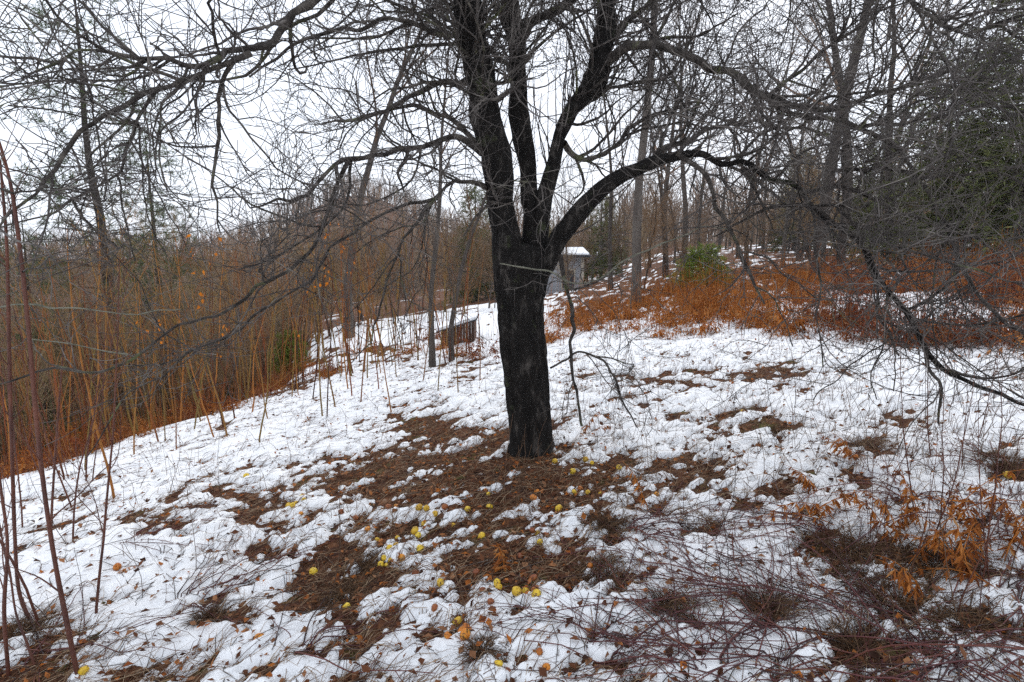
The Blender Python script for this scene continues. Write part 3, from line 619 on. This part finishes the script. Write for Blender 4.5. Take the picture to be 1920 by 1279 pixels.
# shed: mono-pitch roof under snow
sp = hit(846, 650); sx, sy, sz = sp
sh0 = len(sc.objects)
shed = thing('small_shed', sp, 'small low plank shed with a snow-covered slanting roof in the hollow', 'shed')
for i in range(11):
    m = MB(); hgt = .95 + .045 * i; box(m, (sx - .45 + .17 * i, sy, sz + hgt / 2 - .15), (.16, .03, hgt)); m.build('plank', M_plank, shed, False)
for s_, xx, hgt in ((0, sx - .5, .95), (1, sx + 1.32, 1.42)):
    for j in range(6):
        m = MB(); box(m, (xx, sy + .12 + .2 * j, sz + hgt / 2 - .15), (.03, .18, hgt)); m.build('plank', M_plank, shed, False)
def slab(x0, z0, x1, z1, y0, y1, t):
    v = [[x0, y0, z0], [x1, y0, z1], [x1, y1, z1], [x0, y1, z0]]; V = np.array(v + [[a, b, c + t] for a, b, c in v])
    return MB().add(V, [[0, 3, 2, 1], [4, 5, 6, 7], [0, 1, 5, 4], [1, 2, 6, 5], [2, 3, 7, 6], [3, 0, 4, 7]])
rf = slab(sx - .8, sz + .72, sx + 1.5, sz + 1.33, sy - .25, sy + 1.4, .06).build('roof', M_roof, shed, False)
slab(sx - .76, sz + .80, sx + 1.45, sz + 1.385, sy - .2, sy + 1.36, .13).build('snow_cover', M_rsnow, rf, False)

shed.scale = (.34, .6, .4)
# ------------------------------------------------------------------ dead ferns and stalks
def frond(rg, base, d0, L, mb, droop=.22, pin=9, plen=.10, curl=.5, lw=.2):
    """a dead fern frond: a bending stalk with hanging, curled leaflets in pairs"""
    n = 9; p = np.array(base, float); d = nrm(np.array(d0, float)); P = [p]
    for i in range(n - 1):
        d = nrm(d + [0, 0, -droop * (i / n + .25)] + rg.normal(size=3) * .06); p = p + d * L / (n - 1); P.append(p)
    P = np.array(P); mb.add(*tubes(P[None], (np.linspace(.0035, .0012, n))[None], 3))
    t = np.linspace(.25, .98, pin); i = np.minimum((t * (n - 1)).astype(int), n - 2)
    pos = P[i]; tan = nrm(P[i + 1] - P[i]); side = nrm(np.cross(tan, [0, 0, 1.0]))
    for sg in (-1, 1):
        dd = nrm(side * sg * rg.uniform(.25, .8, (pin, 1)) + tan * .25 + np.array([0, 0, -1]) * rg.uniform(.3, 1.2, (pin, 1)) + rg.normal(size=(pin, 3)) * .2)
        ln = plen * np.sin(np.linspace(.9, 2.9, pin)) * rg.uniform(.7, 1.2, pin) + .02
        V, F = leaves(pos, dd, rg.normal(size=(pin, 3)) + [0, 0, 1], ln, ln * lw, curl); mb.add(V, None, F)
def fern_clump(seed, mat, n=18, h=.75, stalks=40):
    rg = np.random.default_rng(seed); t = thing('dead_fern_clump', (0, 0, 0), 'x', 'fern')
    m = MB()
    for i in range(n):
        a = rg.uniform(0, 6.28); b = rg.normal(0, .22, 2)
        frond(rg, (b[0], b[1], -.05), (math.cos(a) * rg.uniform(.2, .9), math.sin(a) * rg.uniform(.2, .9), 1), h * rg.uniform(.6, 1.2), m, rg.uniform(.15, .5), 12)
    m.build('fronds', mat, t, False)
    P = np.zeros((stalks, 5, 3)); b = rg.normal(0, .38, (stalks, 2)); hh = h * rg.uniform(.5, 1.5, stalks); ln = rg.normal(0, .12, (stalks, 2))
    for k in range(5):
        s = k / 4; P[:, k, 0] = b[:, 0] + ln[:, 0] * s * hh; P[:, k, 1] = b[:, 1] + ln[:, 1] * s * hh; P[:, k, 2] = -.05 + hh * s
    P[:, 1:, :2] += rg.normal(0, .012, (stalks, 4, 2))
    MB().add(*tubes(P, np.tile(np.linspace(.004, .0018, 5), (stalks, 1)), 3)).build('stalks', mat, t)
    return Proto(t)
clumps = [fern_clump(401 + i, M_fern if i % 3 else M_fern2) for i in range(6)]
FR = np.array([[1000, 700], [1050, 688], [1180, 660], [1300, 640], [1400, 640], [1500, 648], [1600, 652], [1700, 660], [1800, 672], [1900, 690], [2000, 700]], float)
def front_y(px): return hit(px, float(np.interp(px, FR[:, 0], FR[:, 1])))[1]
placed = 0; tries = 0
while placed < 190 and tries < 2000:
    tries += 1
    px = rr.uniform(1000, 2050) if placed % 3 else rr.uniform(1480, 2050); yf = front_y(px); Yd = yf + .35 + 9.5 * rr.random() ** 1.15
    g = ground_at(px, Yd)
    if vnoise(np.array([g[0] * .9]), np.array([g[1] * .55]), 77)[0] < -.35 and Yd > yf + 1: continue
    clumps[placed % 6].put(g, rr.uniform(0, 6.28), rr.uniform(.5, 1.0), 'rust-brown dead fern clump behind the snow field, ' + near(px), 'dead ferns along the back of the snow field'); placed += 1
for i in range(75):
    px = rr.uniform(-60, 900); y0 = float(np.interp(px, [0, 100, 300, 540, 700, 900], [5.6, 5.7, 6.9, 8.7, 8.7, 8.7])); Yd = y0 + rr.random() ** 1.6 * 4.5
    if 560 < px < 920 and rr.random() < .6: continue
    clumps[i % 6].put(ground_at(px, Yd), rr.uniform(0, 6.28), rr.uniform(.3, .75), 'low dead fern clump on the bank, ' + near(px), 'dead ferns on the bank below the snow field')

# ------------------------------------------------------------------ saplings standing in the snow
def sapling(seed, Ht, leafy=0, mat=None, r0=.010):
    rg = np.random.default_rng(seed); t = thing('sapling', (0, 0, 0), 'x', 'sapling'); n = 12
    d = nrm(np.array([rg.normal(0, .08), rg.normal(0, .08), 1])); p = np.array([0, 0, -.1]); P = [p]
    for i in range(n - 1):
        d = nrm(d + rg.normal(size=3) * .055 + [0, 0, .03]); p = p + d * Ht / (n - 1); P.append(p)
    P = np.array(P); R = r0 * np.linspace(1, .25, n)
    MB().add(*tubes(P[None], R[None], 6)).build('stem', mat or M_sap, t)
    P1, R1 = sprout(P[None], R[None], rg, 4.2, .25, 1, (20, 50), (.15 * Ht, .35 * Ht), 7, .5, .0022, .005, (0, 0, .12), .09)
    P2, R2 = sprout(P1, R1, rg, 4, .2, 1, (20, 50), (.1, .35), 5, .6, .0016, .003, (0, 0, .1), .1)
    MB().add(*tubes(P1, R1, 4)).add(*tubes(P2, R2, 3)).build('twigs', mat or M_sap, t)
    if leafy:
        allp = np.concatenate([P1[:, 2:].reshape(-1, 3), P2.reshape(-1, 3)]); k = rg.choice(len(allp), min(leafy, len(allp)), replace=False)
        for q in k:
            V, F = leaves(allp[q][None], np.array([[rg.normal(0, .5), rg.normal(0, .5), -1]]), rg.normal(size=(1, 3)), [rg.uniform(.05, .085)], [rg.uniform(.035, .05)], .2)
            MB().add(V, None, F).build('leaf', M_oleaf, t, False)
    return Proto(t)
saps = [sapling(501 + i, 2.3, 0) for i in range(5)]
leafy = [sapling(520 + i, 2.1, 9) for i in range(3)]
SAPB = [(215, 935), (160, 890), (285, 815), (330, 850), (405, 822), (428, 820), (485, 835), (605, 785), (612, 786), (735, 775), (660, 745), (690, 715), (560, 745), (820, 735), (860, 742), (745, 712), (640, 712),
        (470, 780), (445, 765), (380, 795), (300, 832), (520, 728), (550, 735), (585, 752), (360, 812), (250, 860), (120, 905), (505, 790), (675, 762), (790, 722), (710, 735), (630, 770), (900, 715)]
SG = 'saplings standing in the snow left of the apple tree'
for i, (px, py) in enumerate(SAPB):
    saps[i % 5].put(hit(px, py), rr.uniform(0, 6.28), (rr.uniform(.7, 1.1),) * 2 + (rr.uniform(.6, 1.0),), 'thin bare upright sapling stem standing in the snow before the thicket', SG)
for i in range(165):
    px = rr.uniform(-40, 900); y0 = float(np.interp(px, [0, 100, 300, 540, 700, 900], [5.6, 5.8, 6.9, 8.8, 8.6, 8.6]))
    saps[i % 5].put(ground_at(px, y0 + rr.uniform(.0, 1) ** 1.5 * 5), rr.uniform(0, 6.28), rr.uniform(.7, 1.3), 'thin olive-brown sapling crowding the edge of the thicket, ' + near(px), 'saplings crowding the edge of the thicket')
for i, (px, py, s) in enumerate([(440, 790, .95), (420, 800, 1.0), (545, 750, .9), (715, 705, .8), (655, 735, 1.0), (310, 830, .7)]):
    leafy[i % 3].put(hit(px, py), i * 1.7, s, 'slender sapling still holding a few bright orange leaves', 'orange-leaved saplings left of the apple tree')
# red-brown shoots close by on the left
REDS = [([(148, 1278, 0, 15), (128, 1180, 0, 14), (108, 1080, 0, 13), (92, 985, 0, 12), (78, 880, 0, 12), (66, 760, 0, 12), (52, 600, 0, 11), (34, 440, 0, 10), (14, 320, 0, 8), (-30, 180, 0, 5)], 'thick red-brown shoot leaning left in the near snow, tallest of its group'),
        ([(62, 1175, 0, 12), (36, 1110, 0, 11), (28, 1010, 0, 10), (24, 900, 0, 10), (20, 760, 0, 10), (16, 600, 0, 9), (12, 450, 0, 8), (0, 300, 0, 6)], 'straight reddish shoot with a crooked foot beside the leaning one'),
        ([(96, 1000, 0, 7), (98, 940, 0, 7), (104, 850, 0, 6), (112, 740, 0, 5), (120, 640, 0, 3)], 'thin straight red twig shoot springing beside the leaning shoot'),
        ([(18, 1290, 0, 12), (8, 1150, 0, 11), (14, 1020, 0, 9), (2, 920, 0, 8), (-16, 780, 0, 7), (-40, 600, 0, 5)], 'dark red shoot at the very edge of the near thicket'),
        ([(75, 1279, 0, 7), (52, 1210, 0, 7), (30, 1150, 0, 6), (16, 1060, 0, 5), (-10, 960, 0, 3)], 'short crooked purple-red shoot low beside the tall red ones')]
for j, (pts, lab) in enumerate(REDS):
    p = np.array(pts, float); p[:, 3] *= .66; b = hit(p[0, 0], p[0, 1]); Yd = b[1] + np.linspace(0, .12, len(p)) + .02 * j
    pos = at(p[:, 0], p[:, 1], Yd); s = spline(np.hstack([pos, (p[:, 3] * .5 * Yd / FPX)[:, None]]), 40)
    t = thing('red_shoot', b, lab, 'shoot', 'red shoots in the near left thicket')
    MB().add(*bark_tube(s[:, :3], s[:, 3], 10, .08, 8, j, 3)).build('stem', M_red, t)
    rg = np.random.default_rng(600 + j)
    P1, R1 = sprout(s[None, :, :3], s[None, :, 3], rg, 5, .12, 1, (25, 55), (.15, .5), 8, .45, .0018, .004, (0, 0, .08), .09)
    P2, R2 = sprout(P1, R1, rg, 4, .2, 1, (25, 50), (.06, .25), 5, .6, .0013, .002, (0, 0, .06), .1)
    MB().add(*tubes(P1, R1, 5)).add(*tubes(P2, R2, 3)).build('side_twigs', M_red, t)

reds = [sapling(560 + i, 1.7, 0, M_red, .0065) for i in range(3)]
for i in range(16):
    g = ground_at(rr.uniform(-160, 130), rr.uniform(2.3, 5.0)); reds[i % 3].put(g, rr.uniform(0, 6.28), rr.uniform(.6, 1.25), 'slender red-brown sapling in the near thicket behind the thick red shoots', 'slender red saplings behind the red shoots')
for i in range(22):
    g = hit(rr.uniform(1620, 1960), rr.uniform(820, 1180)); reds[i % 3].put(g, rr.uniform(0, 6.28), rr.uniform(.25, .6), 'thin upright red stem rising through the brambles and hanging ferns', 'thin red stems among the brambles')
# ------------------------------------------------------------------ brambles, weeds, tussocks, near ferns
def bramble(base, n, L, seed, label, az0=None, spread=3.14, group='bramble tangles in the near snow'):
    rg = np.random.default_rng(seed); n = int(n * 1.7); L = L * 1.1; t = thing('bramble', base, label, 'bramble', group)
    for i in range(n):
        a = (rg.uniform(0, 6.28) if az0 is None else az0 + rg.uniform(-spread, spread)); up = rg.uniform(.35, 1.5)
        d = nrm(np.array([math.cos(a), math.sin(a), up])); p = np.array(base) + [rg.normal(0, .05), rg.normal(0, .05), -.03]; P = [p]; ll = L * rg.uniform(.55, 1.2); k = 14
        sgz = rg.uniform(.10, .24)
        for q in range(k - 1):
            d = nrm(d + [0, 0, -sgz] + rg.normal(size=3) * .045); p = p + d * ll / (k - 1)
            zz = float(surf(p[0], p[1])) + .01
            if p[2] < zz: p = np.array([p[0], p[1], zz]); d = nrm(d * [1, 1, .1])
            P.append(p)
        P = np.array(P); r = rg.uniform(.0019, .0038); m = MB().add(*tubes(P[None], (r * np.linspace(1, .45, k))[None], 5))
        P1, R1 = sprout(P[None], np.full((1, k), r), rg, 5.5, .15, .95, (30, 75), (.06, .32), 6, .6, .0009, .002, (0, 0, -.03), .1)
        m.add(*tubes(P1, R1, 3))
        # thorns
        th = np.linspace(1, k - 2, 16).astype(int); dv = rg.normal(size=(16, 3)) * .008
        m.add(*tubes(np.stack([P[th], P[th] + dv], 1), np.tile([.0012, .0003], (16, 1)), 3))
        m.build('cane', M_cane, t)
    return t
BR = [((1310, 1275), 13, 1.0, 'dense purple-red bramble tangle at the near edge of the snow', 1.9, 1.3), ((1500, 1240), 13, 1.1, 'bramble tangle beside the dark grass tussocks, canes crossing', None, 0),
      ((1680, 1180), 13, 1.0, 'bramble tangle rising out of the matted brown fern', None, 0), ((1830, 1240), 14, 1.0, 'thick bramble bush with dark canes by the near brown mat', None, 0),
      ((1180, 1012), 9, .8, 'low bramble with long canes radiating over the mossy patch', .2, 1.2), ((1700, 935), 11, .7, 'bramble with canes radiating before the hanging orange ferns', None, 0),
      ((1860, 1010), 12, .9, 'upright bramble among hanging orange fern leaves', None, 0), ((1420, 1130), 9, .9, 'loose bramble arching over a small brown tussock', 2.6, 1.2),
      ((1900, 900), 10, .8, 'bramble below the drooping dark limb', None, 0), ((345, 1140), 9, .75, 'sparse bramble lying over open snow left of the litter', .6, 1.4),
      ((240, 1020), 7, .6, 'thin bramble near the tall red shoots', .3, 1.0), ((560, 1225), 7, .7, 'loose bramble canes crossing the snow before the brown litter patch', 1.0, 1.5),
      ((1560, 1000), 8, .8, 'bramble arching behind the largest dark tussock', 2.9, 1.0), ((90, 1240), 10, .7, 'bramble mat around the feet of the red shoots', None, 0), ((1400, 1270), 12, 1.0, 'bramble mass with many crossing canes at the near snow edge', None, 0), ((1600, 1180), 10, .9, 'bramble growing through two dark tussocks', None, 0), ((1750, 1270), 13, .9, 'dark bramble thicket at the near edge of the brown mat', None, 0), ((1900, 1130), 12, .9, 'tall bramble beside the low matted rust frond', None, 0), ((1120, 1230), 7, .8, 'few long bramble canes beside fallen apples', .5, 1.0)]
for j, ((px, py), n, L, lab, az, sprd) in enumerate(BR):
    bramble(hit(px, py), n, L, 700 + j, lab, az, sprd)
def weed(seed, Ht):
    rg = np.random.default_rng(seed); t = thing('weed_stalk', (0, 0, 0), 'x', 'weed'); k = 8
    d = nrm(np.array([rg.normal(0, .25), rg.normal(0, .25), 1])); p = np.array([0, 0, -.04]); P = [p]
    for i in range(k - 1): d = nrm(d + rg.normal(size=3) * .07 + [0, 0, -.03]); p = p + d * Ht / (k - 1); P.append(p)
    P = np.array(P); R = np.linspace(.0022, .0009, k)
    MB().add(*tubes(P[None], R[None], 4)).build('stalk', M_weed, t)
    P1, R1 = sprout(P[None], R[None], rg, 11, .35, 1, (20, 55), (.04, .18), 5, .6, .0008, .0015, (0, 0, .08), .1)
    MB().add(*tubes(P1, R1, 3)).build('sprigs', M_weed, t); return Proto(t)
weeds = [weed(800 + i, .55) for i in range(6)]
for i in range(150):
    px = rr.uniform(60, 1900); py = rr.uniform(720, 1260)
    if 850 < px < 1120 and py < 870: continue
    if px < 700 and py < 880: py += 200
    right = px > 1050
    if not right and rr.random() < .3: px = rr.uniform(1150, 1900); right = True
    weeds[i % 6].put(hit(px, py), rr.uniform(0, 6.28), rr.uniform(.35, 1.15), 'thin dry weed stalk standing in snow on the %s side of the apple tree' % ('bramble' if right else 'red shoot'),
                     'dry weed stalks on the %s side' % ('bramble' if right else 'red shoot'), (rr.uniform(-.35, .35), rr.uniform(-.35, .35)))
for i, (px, py, s, lab) in enumerate([(606, 1180, 1.5, 'tall thin reddish weed stalk rising from the brown litter patch'), (545, 870, .8, 'small forked weed stalk on the snow above the litter band')]):
    weeds[i].put(hit(px, py), 1 + i, s, lab, 'tall weed stalks')
def tussock(base, s, seed, label, mat=None, n=260, flat=1.0):
    rg = np.random.default_rng(seed); a = rg.uniform(0, 6.28, n); t = thing('grass_tussock', base, label, 'grass tuft', 'dead grass tussocks in the snow')
    P = np.zeros((n, 5, 3)); b = np.array(base) + np.stack([rg.normal(0, .035 * s, n), rg.normal(0, .035 * s, n), np.full(n, -.01)], -1)
    d = nrm(np.stack([np.cos(a), np.sin(a), rg.uniform(.3, 1.6, n) / flat], -1)); p = b; L = s * rg.uniform(.10, .26, n)
    for k in range(5):
        P[:, k] = p; d = nrm(d + np.array([0, 0, -.34 * flat]) + rg.normal(size=(n, 3)) * .14); p = p + d * (L / 4)[:, None]
        p[:, 2] = np.maximum(p[:, 2], surf(p[:, 0], p[:, 1]) + .002)
    MB().add(*tubes(P, np.tile(np.linspace(.0016, .0006, 5), (n, 1)), 3)).build('blades', mat or M_tuss, t); return t
TU = [(1605, 1045, 1.3, 'largest dark brown matted grass tussock'), (1650, 1095, 1.2, 'dark grass tussock just below the largest one'), (1442, 1150, .8, 'small brown grass tussock under the loose bramble'), (1320, 990, .8, 'pale brown tussock on open snow between brambles'),
      (1680, 1150, 1.1, 'dark tussock at the foot of the matted fern'), (1890, 880, 1.2, 'dark grassy tussock with moss below the drooping limb'), (1620, 840, .9, 'flattened olive tussock behind two orange apples'), (1140, 992, .9, 'mossy olive tussock beside radiating bramble canes'),
      (1460, 812, .5, 'tiny dark tussock sunk in a snow hollow'), (1393, 775, .5, 'tiny yellow-green tussock on clear snow'), (1800, 1190, 1.3, 'wide brown tussock under the thick bramble bush'), (1620, 1230, 1.1, 'brown tussock at the near edge under crossing canes'),
      (1255, 1155, .7, 'low tussock amid the bramble tangle'), (55, 1190, 1.0, 'brown tussock at the foot of the red shoots'), (395, 1165, .6, 'small tussock on the open snow of the sparse bramble'), (655, 1120, 1.0, 'brown tussock in the middle of the litter patch'),
      (905, 1240, .5, 'tiny tussock beside red-orange apples'), (700, 1060, .8, 'tussock beside the cluster of yellow apples'), (1130, 1085, .8, 'brown tussock between litter and bramble'), (1780, 1060, 1.2, 'brown tussock under matted orange fern')]
for j, (px, py, s, lab) in enumerate(TU):
    tussock(hit(px, py), s, 900 + j, lab, M_tuss if j not in (3, 6, 9) else M_grass, 320)
FE = [((1575, 985), (1430, 905), .42, 'dead orange fern frond arching with a row of hanging leaflets'), ((1500, 985), (1600, 915), .38, 'dead orange frond leaning across the arching one'), ((1760, 1000), (1900, 935), .42, 'dead orange frond with paired leaflets hung above the brown mat'),
      ((1700, 1080), (1780, 985), .4, 'rust frond bent over the matted fern'), ((1830, 1100), (1720, 1015), .42, 'dark rust frond curled low on the brown mat'), ((1880, 1060), (1950, 960), .4, 'rust frond beside the upright bramble'),
      ((1090, 815), (1120, 775), .25, 'small golden fern tuft beside the hanging shoot by the trunk'), ((1110, 812), (1135, 790), .22, 'golden fern sprig right of the small tuft'), ((1200, 960), (1180, 885), .3, 'small orange frond standing right of the trunk litter'), ((940, 1075), (950, 1030), .2, 'tiny orange frond in the litter before the trunk'),
      ((280, 1060), (230, 1080), .25, 'flattened rust frond on snow near the thin bramble'), ((200, 1100), (225, 1075), .22, 'small orange frond by the red shoots'), ((1690, 1030), (1640, 970), .36, 'rust frond rising behind the largest tussock'), ((1850, 1020), (1790, 950), .38, 'orange frond leaning toward the bramble with radiating canes'),
      ((1600, 870), (1570, 835), .24, 'orange frond lying by the flattened olive tussock'), ((1780, 1090), (1850, 1040), .4, 'low matted rust frond over dark tussock'), ((1720, 1000), (1690, 930), .34, 'thin rust frond behind the bramble with radiating canes'), ((1890, 1120), (1810, 1060), .36, 'red-brown frond drooping over the tall bramble foot'),
      ((1660, 1010), (1720, 950), .3, 'narrow orange frond right of the largest tussock'), ((1910, 1000), (1860, 930), .34, 'ragged orange frond beneath the drooping limb'), ((1540, 940), (1500, 900), .28, 'short orange frond behind the arching one'), ((1740, 1150), (1690, 1090), .3, 'rust frond flattened beside the matted fern bramble')]
for j, ((bx, by), (tx, ty), L, lab) in enumerate(FE):
    b = hit(bx, by); e = at(tx, ty, b[1] + .05); rg = np.random.default_rng(950 + j); t = thing('fern_frond', b, lab, 'fern', 'dead fern fronds in the near snow')
    dv = nrm(e - b); L = max(L, np.linalg.norm(e - b) * 1.3)
    for q in range(2 if j < 6 or j > 11 else 1):
        m = MB(); frond(rg, b + rg.normal(size=3) * [.02, .02, 0], dv + [0, 0, .5] + rg.normal(size=3) * .2, L * rg.uniform(.9, 1.15), m, .25, 20, .05, .3, .17); m.build('frond', M_fern, t, False)

# ------------------------------------------------------------------ apples
def apple_mesh(mb, r=.031):
    prof = np.array([(.0, -.72), (.16, -.80), (.34, -.86), (.62, -.78), (.86, -.48), (.98, -.05), (.97, .3), (.82, .66), (.55, .86), (.28, .84), (.12, .70), (0, .60)]) * r
    k = 16; a = np.arange(k) * 2 * np.pi / k; n = len(prof)
    lob = 1 + .03 * np.cos(a * 5)
    V = np.stack([prof[:, 0:1] * np.cos(a) * lob, prof[:, 0:1] * np.sin(a) * lob, np.repeat(prof[:, 1:2], k, 1)], -1)
    idx = np.arange(n * k).reshape(n, k); A, B = idx[:-1], idx[1:]
    V = V * (1 + .07 * fbm(V[..., 0:1] * 45 + 9, V[..., 1:2] * 45 + V[..., 2:3] * 30, 5, 2)) * np.array([1.04, .96, .93])
    mb.add(V, np.stack([A, np.roll(A, -1, 1), np.roll(B, -1, 1), B], -1).reshape(-1, 4)); return mb
def apple_proto(mat):
    t = thing('apple', (0, 0, 0), 'x', 'apple'); apple_mesh(MB()).build('flesh', mat, t)
    MB().add(*tubes(np.array([[[0, 0, .018], [.002, 0, .027], [.006, .001, .036]]]), np.array([[.0012, .001, .0012]]), 5)).build('stem', M_stem, t); return Proto(t)
AP = {'y': apple_proto(M_ay), 'o': apple_proto(M_ao), 'r': apple_proto(M_ar)}
AL = [(542, 944, 'y'), (556, 940, 'y'), (549, 954, 'y'), (588, 1070, 'y'), (462, 890, 'y'), (708, 1008, 'y'), (716, 1014, 'o'), (745, 1004, 'y'), (743, 1026, 'y'), (725, 1057, 'y'), (753, 1044, 'o'), (786, 958, 'y'), (800, 960, 'y'), (910, 916, 'o'), (1000, 931, 'o'),
      (1008, 998, 'y'), (1024, 1001, 'r'), (826, 1098, 'y'), (905, 1112, 'r'), (945, 1062, 'o'), (1000, 1082, 'r'), (1002, 1106, 'o'), (893, 1072, 'r'), (858, 1166, 'y'), (868, 1192, 'o'), (1012, 1230, 'o'), (934, 1258, 'y'), (951, 1263, 'r'), (1024, 1262, 'o'),
      (1088, 914, 'o'), (1102, 920, 'y'), (1098, 862, 'y'), (1110, 866, 'y'), (1040, 862, 'y'), (1106, 1066, 'o'), (1590, 852, 'o'), (1604, 860, 'o'), (1392, 772, 'y'), (650, 1136, 'y'), (486, 1196, 'o'), (222, 1072, 'o'), (160, 1270, 'y'), (1888, 892, 'y'), (1132, 926, 'r'),
      (850, 980, 'y'), (975, 1040, 'r'), (780, 1075, 'r'), (640, 965, 'r'), (1230, 925, 'o'), (690, 1030, 'r'), (920, 1142, 'r')]
for (cx_, cy_, n_) in ((730, 1030, 9), (790, 965, 4), (1000, 960, 6), (960, 1090, 7), (860, 1180, 4), (1100, 900, 4), (560, 945, 3), (920, 920, 3)):
    for _ in range(n_): AL.append((cx_ + rr.gauss(0, 42), cy_ + rr.gauss(0, 26), rr.choice('yyyor')))
NM = {'y': 'yellow', 'o': 'orange', 'r': 'rotting red-brown'}
SPEC = {(588, 1070): 'lone yellow apple in the brown litter patch with a tall weed stalk', (462, 890): 'single yellow apple at the upper edge of the litter band', (1392, 772): 'yellow apple beside a tiny tussock on clear snow', (160, 1270): 'yellow apple beside the foot of the leaning red shoot',
        (1888, 892): 'yellow apple in the dark grassy tussock below the drooping limb', (222, 1072): 'orange apple on snow near the thin bramble', (486, 1196): 'orange apple alone on open snow beside loose bramble', (650, 1136): 'yellow apple on the near side of the brown litter patch', (1106, 1066): 'orange apple beside brown tussock between litter and bramble'}
for i, (px, py, c) in enumerate(AL):
    b = hit(px, py + 7); s = rr.uniform(.5, .86); z = float(surf(b[0], b[1]))
    if c == 'r': s *= .95
    lab = SPEC.get((px, py)) or ('orange apple, one of two lying by the flattened olive tussock' if px in (1590, 1604) else '%s fallen apple lying in leaf litter under the apple tree' % NM[c])
    AP[c].put((b[0], b[1], z + rr.uniform(.004, .014) * s), rr.uniform(0, 6.28), (s, s, s * rr.uniform(.85, 1.0)), lab, 'fallen apples under the tree', (rr.uniform(-1.4, 1.4), rr.uniform(-1.0, 1.0)))

# ------------------------------------------------------------------ loose litter (nobody could count it)
def scatter(n, seed, accept, ymax=11.0):
    rg = np.random.default_rng(seed); th = rg.uniform(-.85, .85, n); r = 1.2 + (ymax - 1.2) * rg.uniform(0, 1, n) ** 1.25
    x = r * np.sin(th); y = r * np.cos(th); z = H(x, y); t = thick(x, y, z); m = accept(t, rg.uniform(0, 1, n)); return x[m], y[m], rg
x, y, rg = scatter(90000, 61, lambda t, u: u < np.where(t < -.005, .55, np.where(t < .012, .32, .075)))
n = len(x); pos = np.stack([x, y, surf(x, y) + rg.uniform(0, .012, n)], -1); a = rg.uniform(0, 6.28, n)
d = np.stack([np.cos(a), np.sin(a), rg.normal(.1, .3, n)], -1); ln = rg.uniform(.015, .052, n)
V, F = leaves(pos, d, np.stack([rg.normal(0, .45, n), rg.normal(0, .45, n), np.ones(n)], -1), ln, ln * rg.uniform(.4, .7, n), .3)
tag(MB().add(V, None, F).build('leaf_litter', M_litter, smooth=False), 'brown fallen leaves strewn over the thawed patches', 'leaf litter', kind='stuff')
x, y, rg = scatter(140000, 63, lambda t, u: u < np.where(t < -.005, .40, np.where(t < .015, .22, .022)))
n = len(x); a = rg.normal(.58, .8, n); k = 4; L = rg.uniform(.06, .24, n); P = np.zeros((n, k, 3)); az = a.copy(); px_, py_ = x.copy(), y.copy()
for q in range(k):
    P[:, q] = np.stack([px_, py_, surf(px_, py_) + rg.uniform(0, .022, n) * (1 if q in (1, 2) else .3)], -1); az = az + rg.normal(0, .22, n); px_ = px_ + np.cos(az) * L / 3; py_ = py_ + np.sin(az) * L / 3
tag(MB().add(*tubes(P, np.tile([.0016, .0015, .0012, .0006], (n, 1)), 3)).build('dead_grass', M_grass), 'flattened dry grass blades lying on snow and litter', 'dead grass', kind='stuff')
x, y, rg = scatter(9000, 65, lambda t, u: u < np.where(t < .0, .10, .30), 10)
n = len(x); a = rg.uniform(0, 6.28, n); L = rg.uniform(.03, .22, n); P = np.zeros((n, 3, 3))
for q in range(3):
    xx = x + np.cos(a) * L * q / 2; yy = y + np.sin(a) * L * q / 2; P[:, q] = np.stack([xx, yy, surf(xx, yy) + .003 + rg.uniform(0, .01, n)], -1); a = a + rg.normal(0, .25, n)
tag(MB().add(*tubes(P, np.tile([.0022, .0018, .001], (n, 1)), 4)).build('fallen_twigs', M_twig), 'short dark twigs dropped on the snow', 'twigs', kind='stuff')
# short upright stubble poking through the snow of the right-hand slope
rg = np.random.default_rng(67); n = 9000; px_ = rg.uniform(60, 1960, n); y = rg.uniform(3.0, 11.5, n); x = (px_ - CX) / FPX * y; m_ = (rg.uniform(0, 1, n) < np.where(x > 0, .55 + .4 * vnoise(x * 1.3, y * 1.3, 71), .12)) & (y > 2.5)
x, y = x[m_], y[m_]; n = len(x); hh = rg.uniform(.03, .22, n) * (1 + .3 * rg.normal(size=n)); P = np.zeros((n, 4, 3)); ln = rg.normal(0, .35, (n, 2)); z0 = surf(x, y)
for q in range(4):
    f = q / 3; P[:, q] = np.stack([x + ln[:, 0] * hh * f, y + ln[:, 1] * hh * f, z0 - .02 + hh * f], -1) + (rg.normal(0, .006, (n, 3)) if q else 0)
tag(MB().add(*tubes(P, np.tile([.0022, .002, .0016, .0009], (n, 1)), 3)).build('weed_stubble', M_weed), 'short dry stems poking through the snow', 'weed stubble', kind='stuff')
# ------------------------------------------------------------------ haze: thin winter air round the whole place
hz = MB(); box(hz, (0, 0, 28.0), (720, 720, 76)); hm = bpy.data.materials.new('haze'); hm.use_nodes = True; hm.node_tree.nodes.clear()
ho = hm.node_tree.nodes.new('ShaderNodeOutputMaterial'); hv = hm.node_tree.nodes.new('ShaderNodeVolumePrincipled'); hv.inputs['Color'].default_value = (.93, .95, .98, 1)
hv.inputs['Density'].default_value = HAZE; hv.inputs['Anisotropy'].default_value = .2; hm.node_tree.links.new(hv.outputs[0], ho.inputs['Volume'])
tag(hz.build('haze', hm, None, False), 'thin pale winter haze over the wood', 'haze', kind='stuff')
print('tris', sum(len(me.loops) - 2 * len(me.polygons) for me in bpy.data.meshes), 'objects', len(sc.objects))
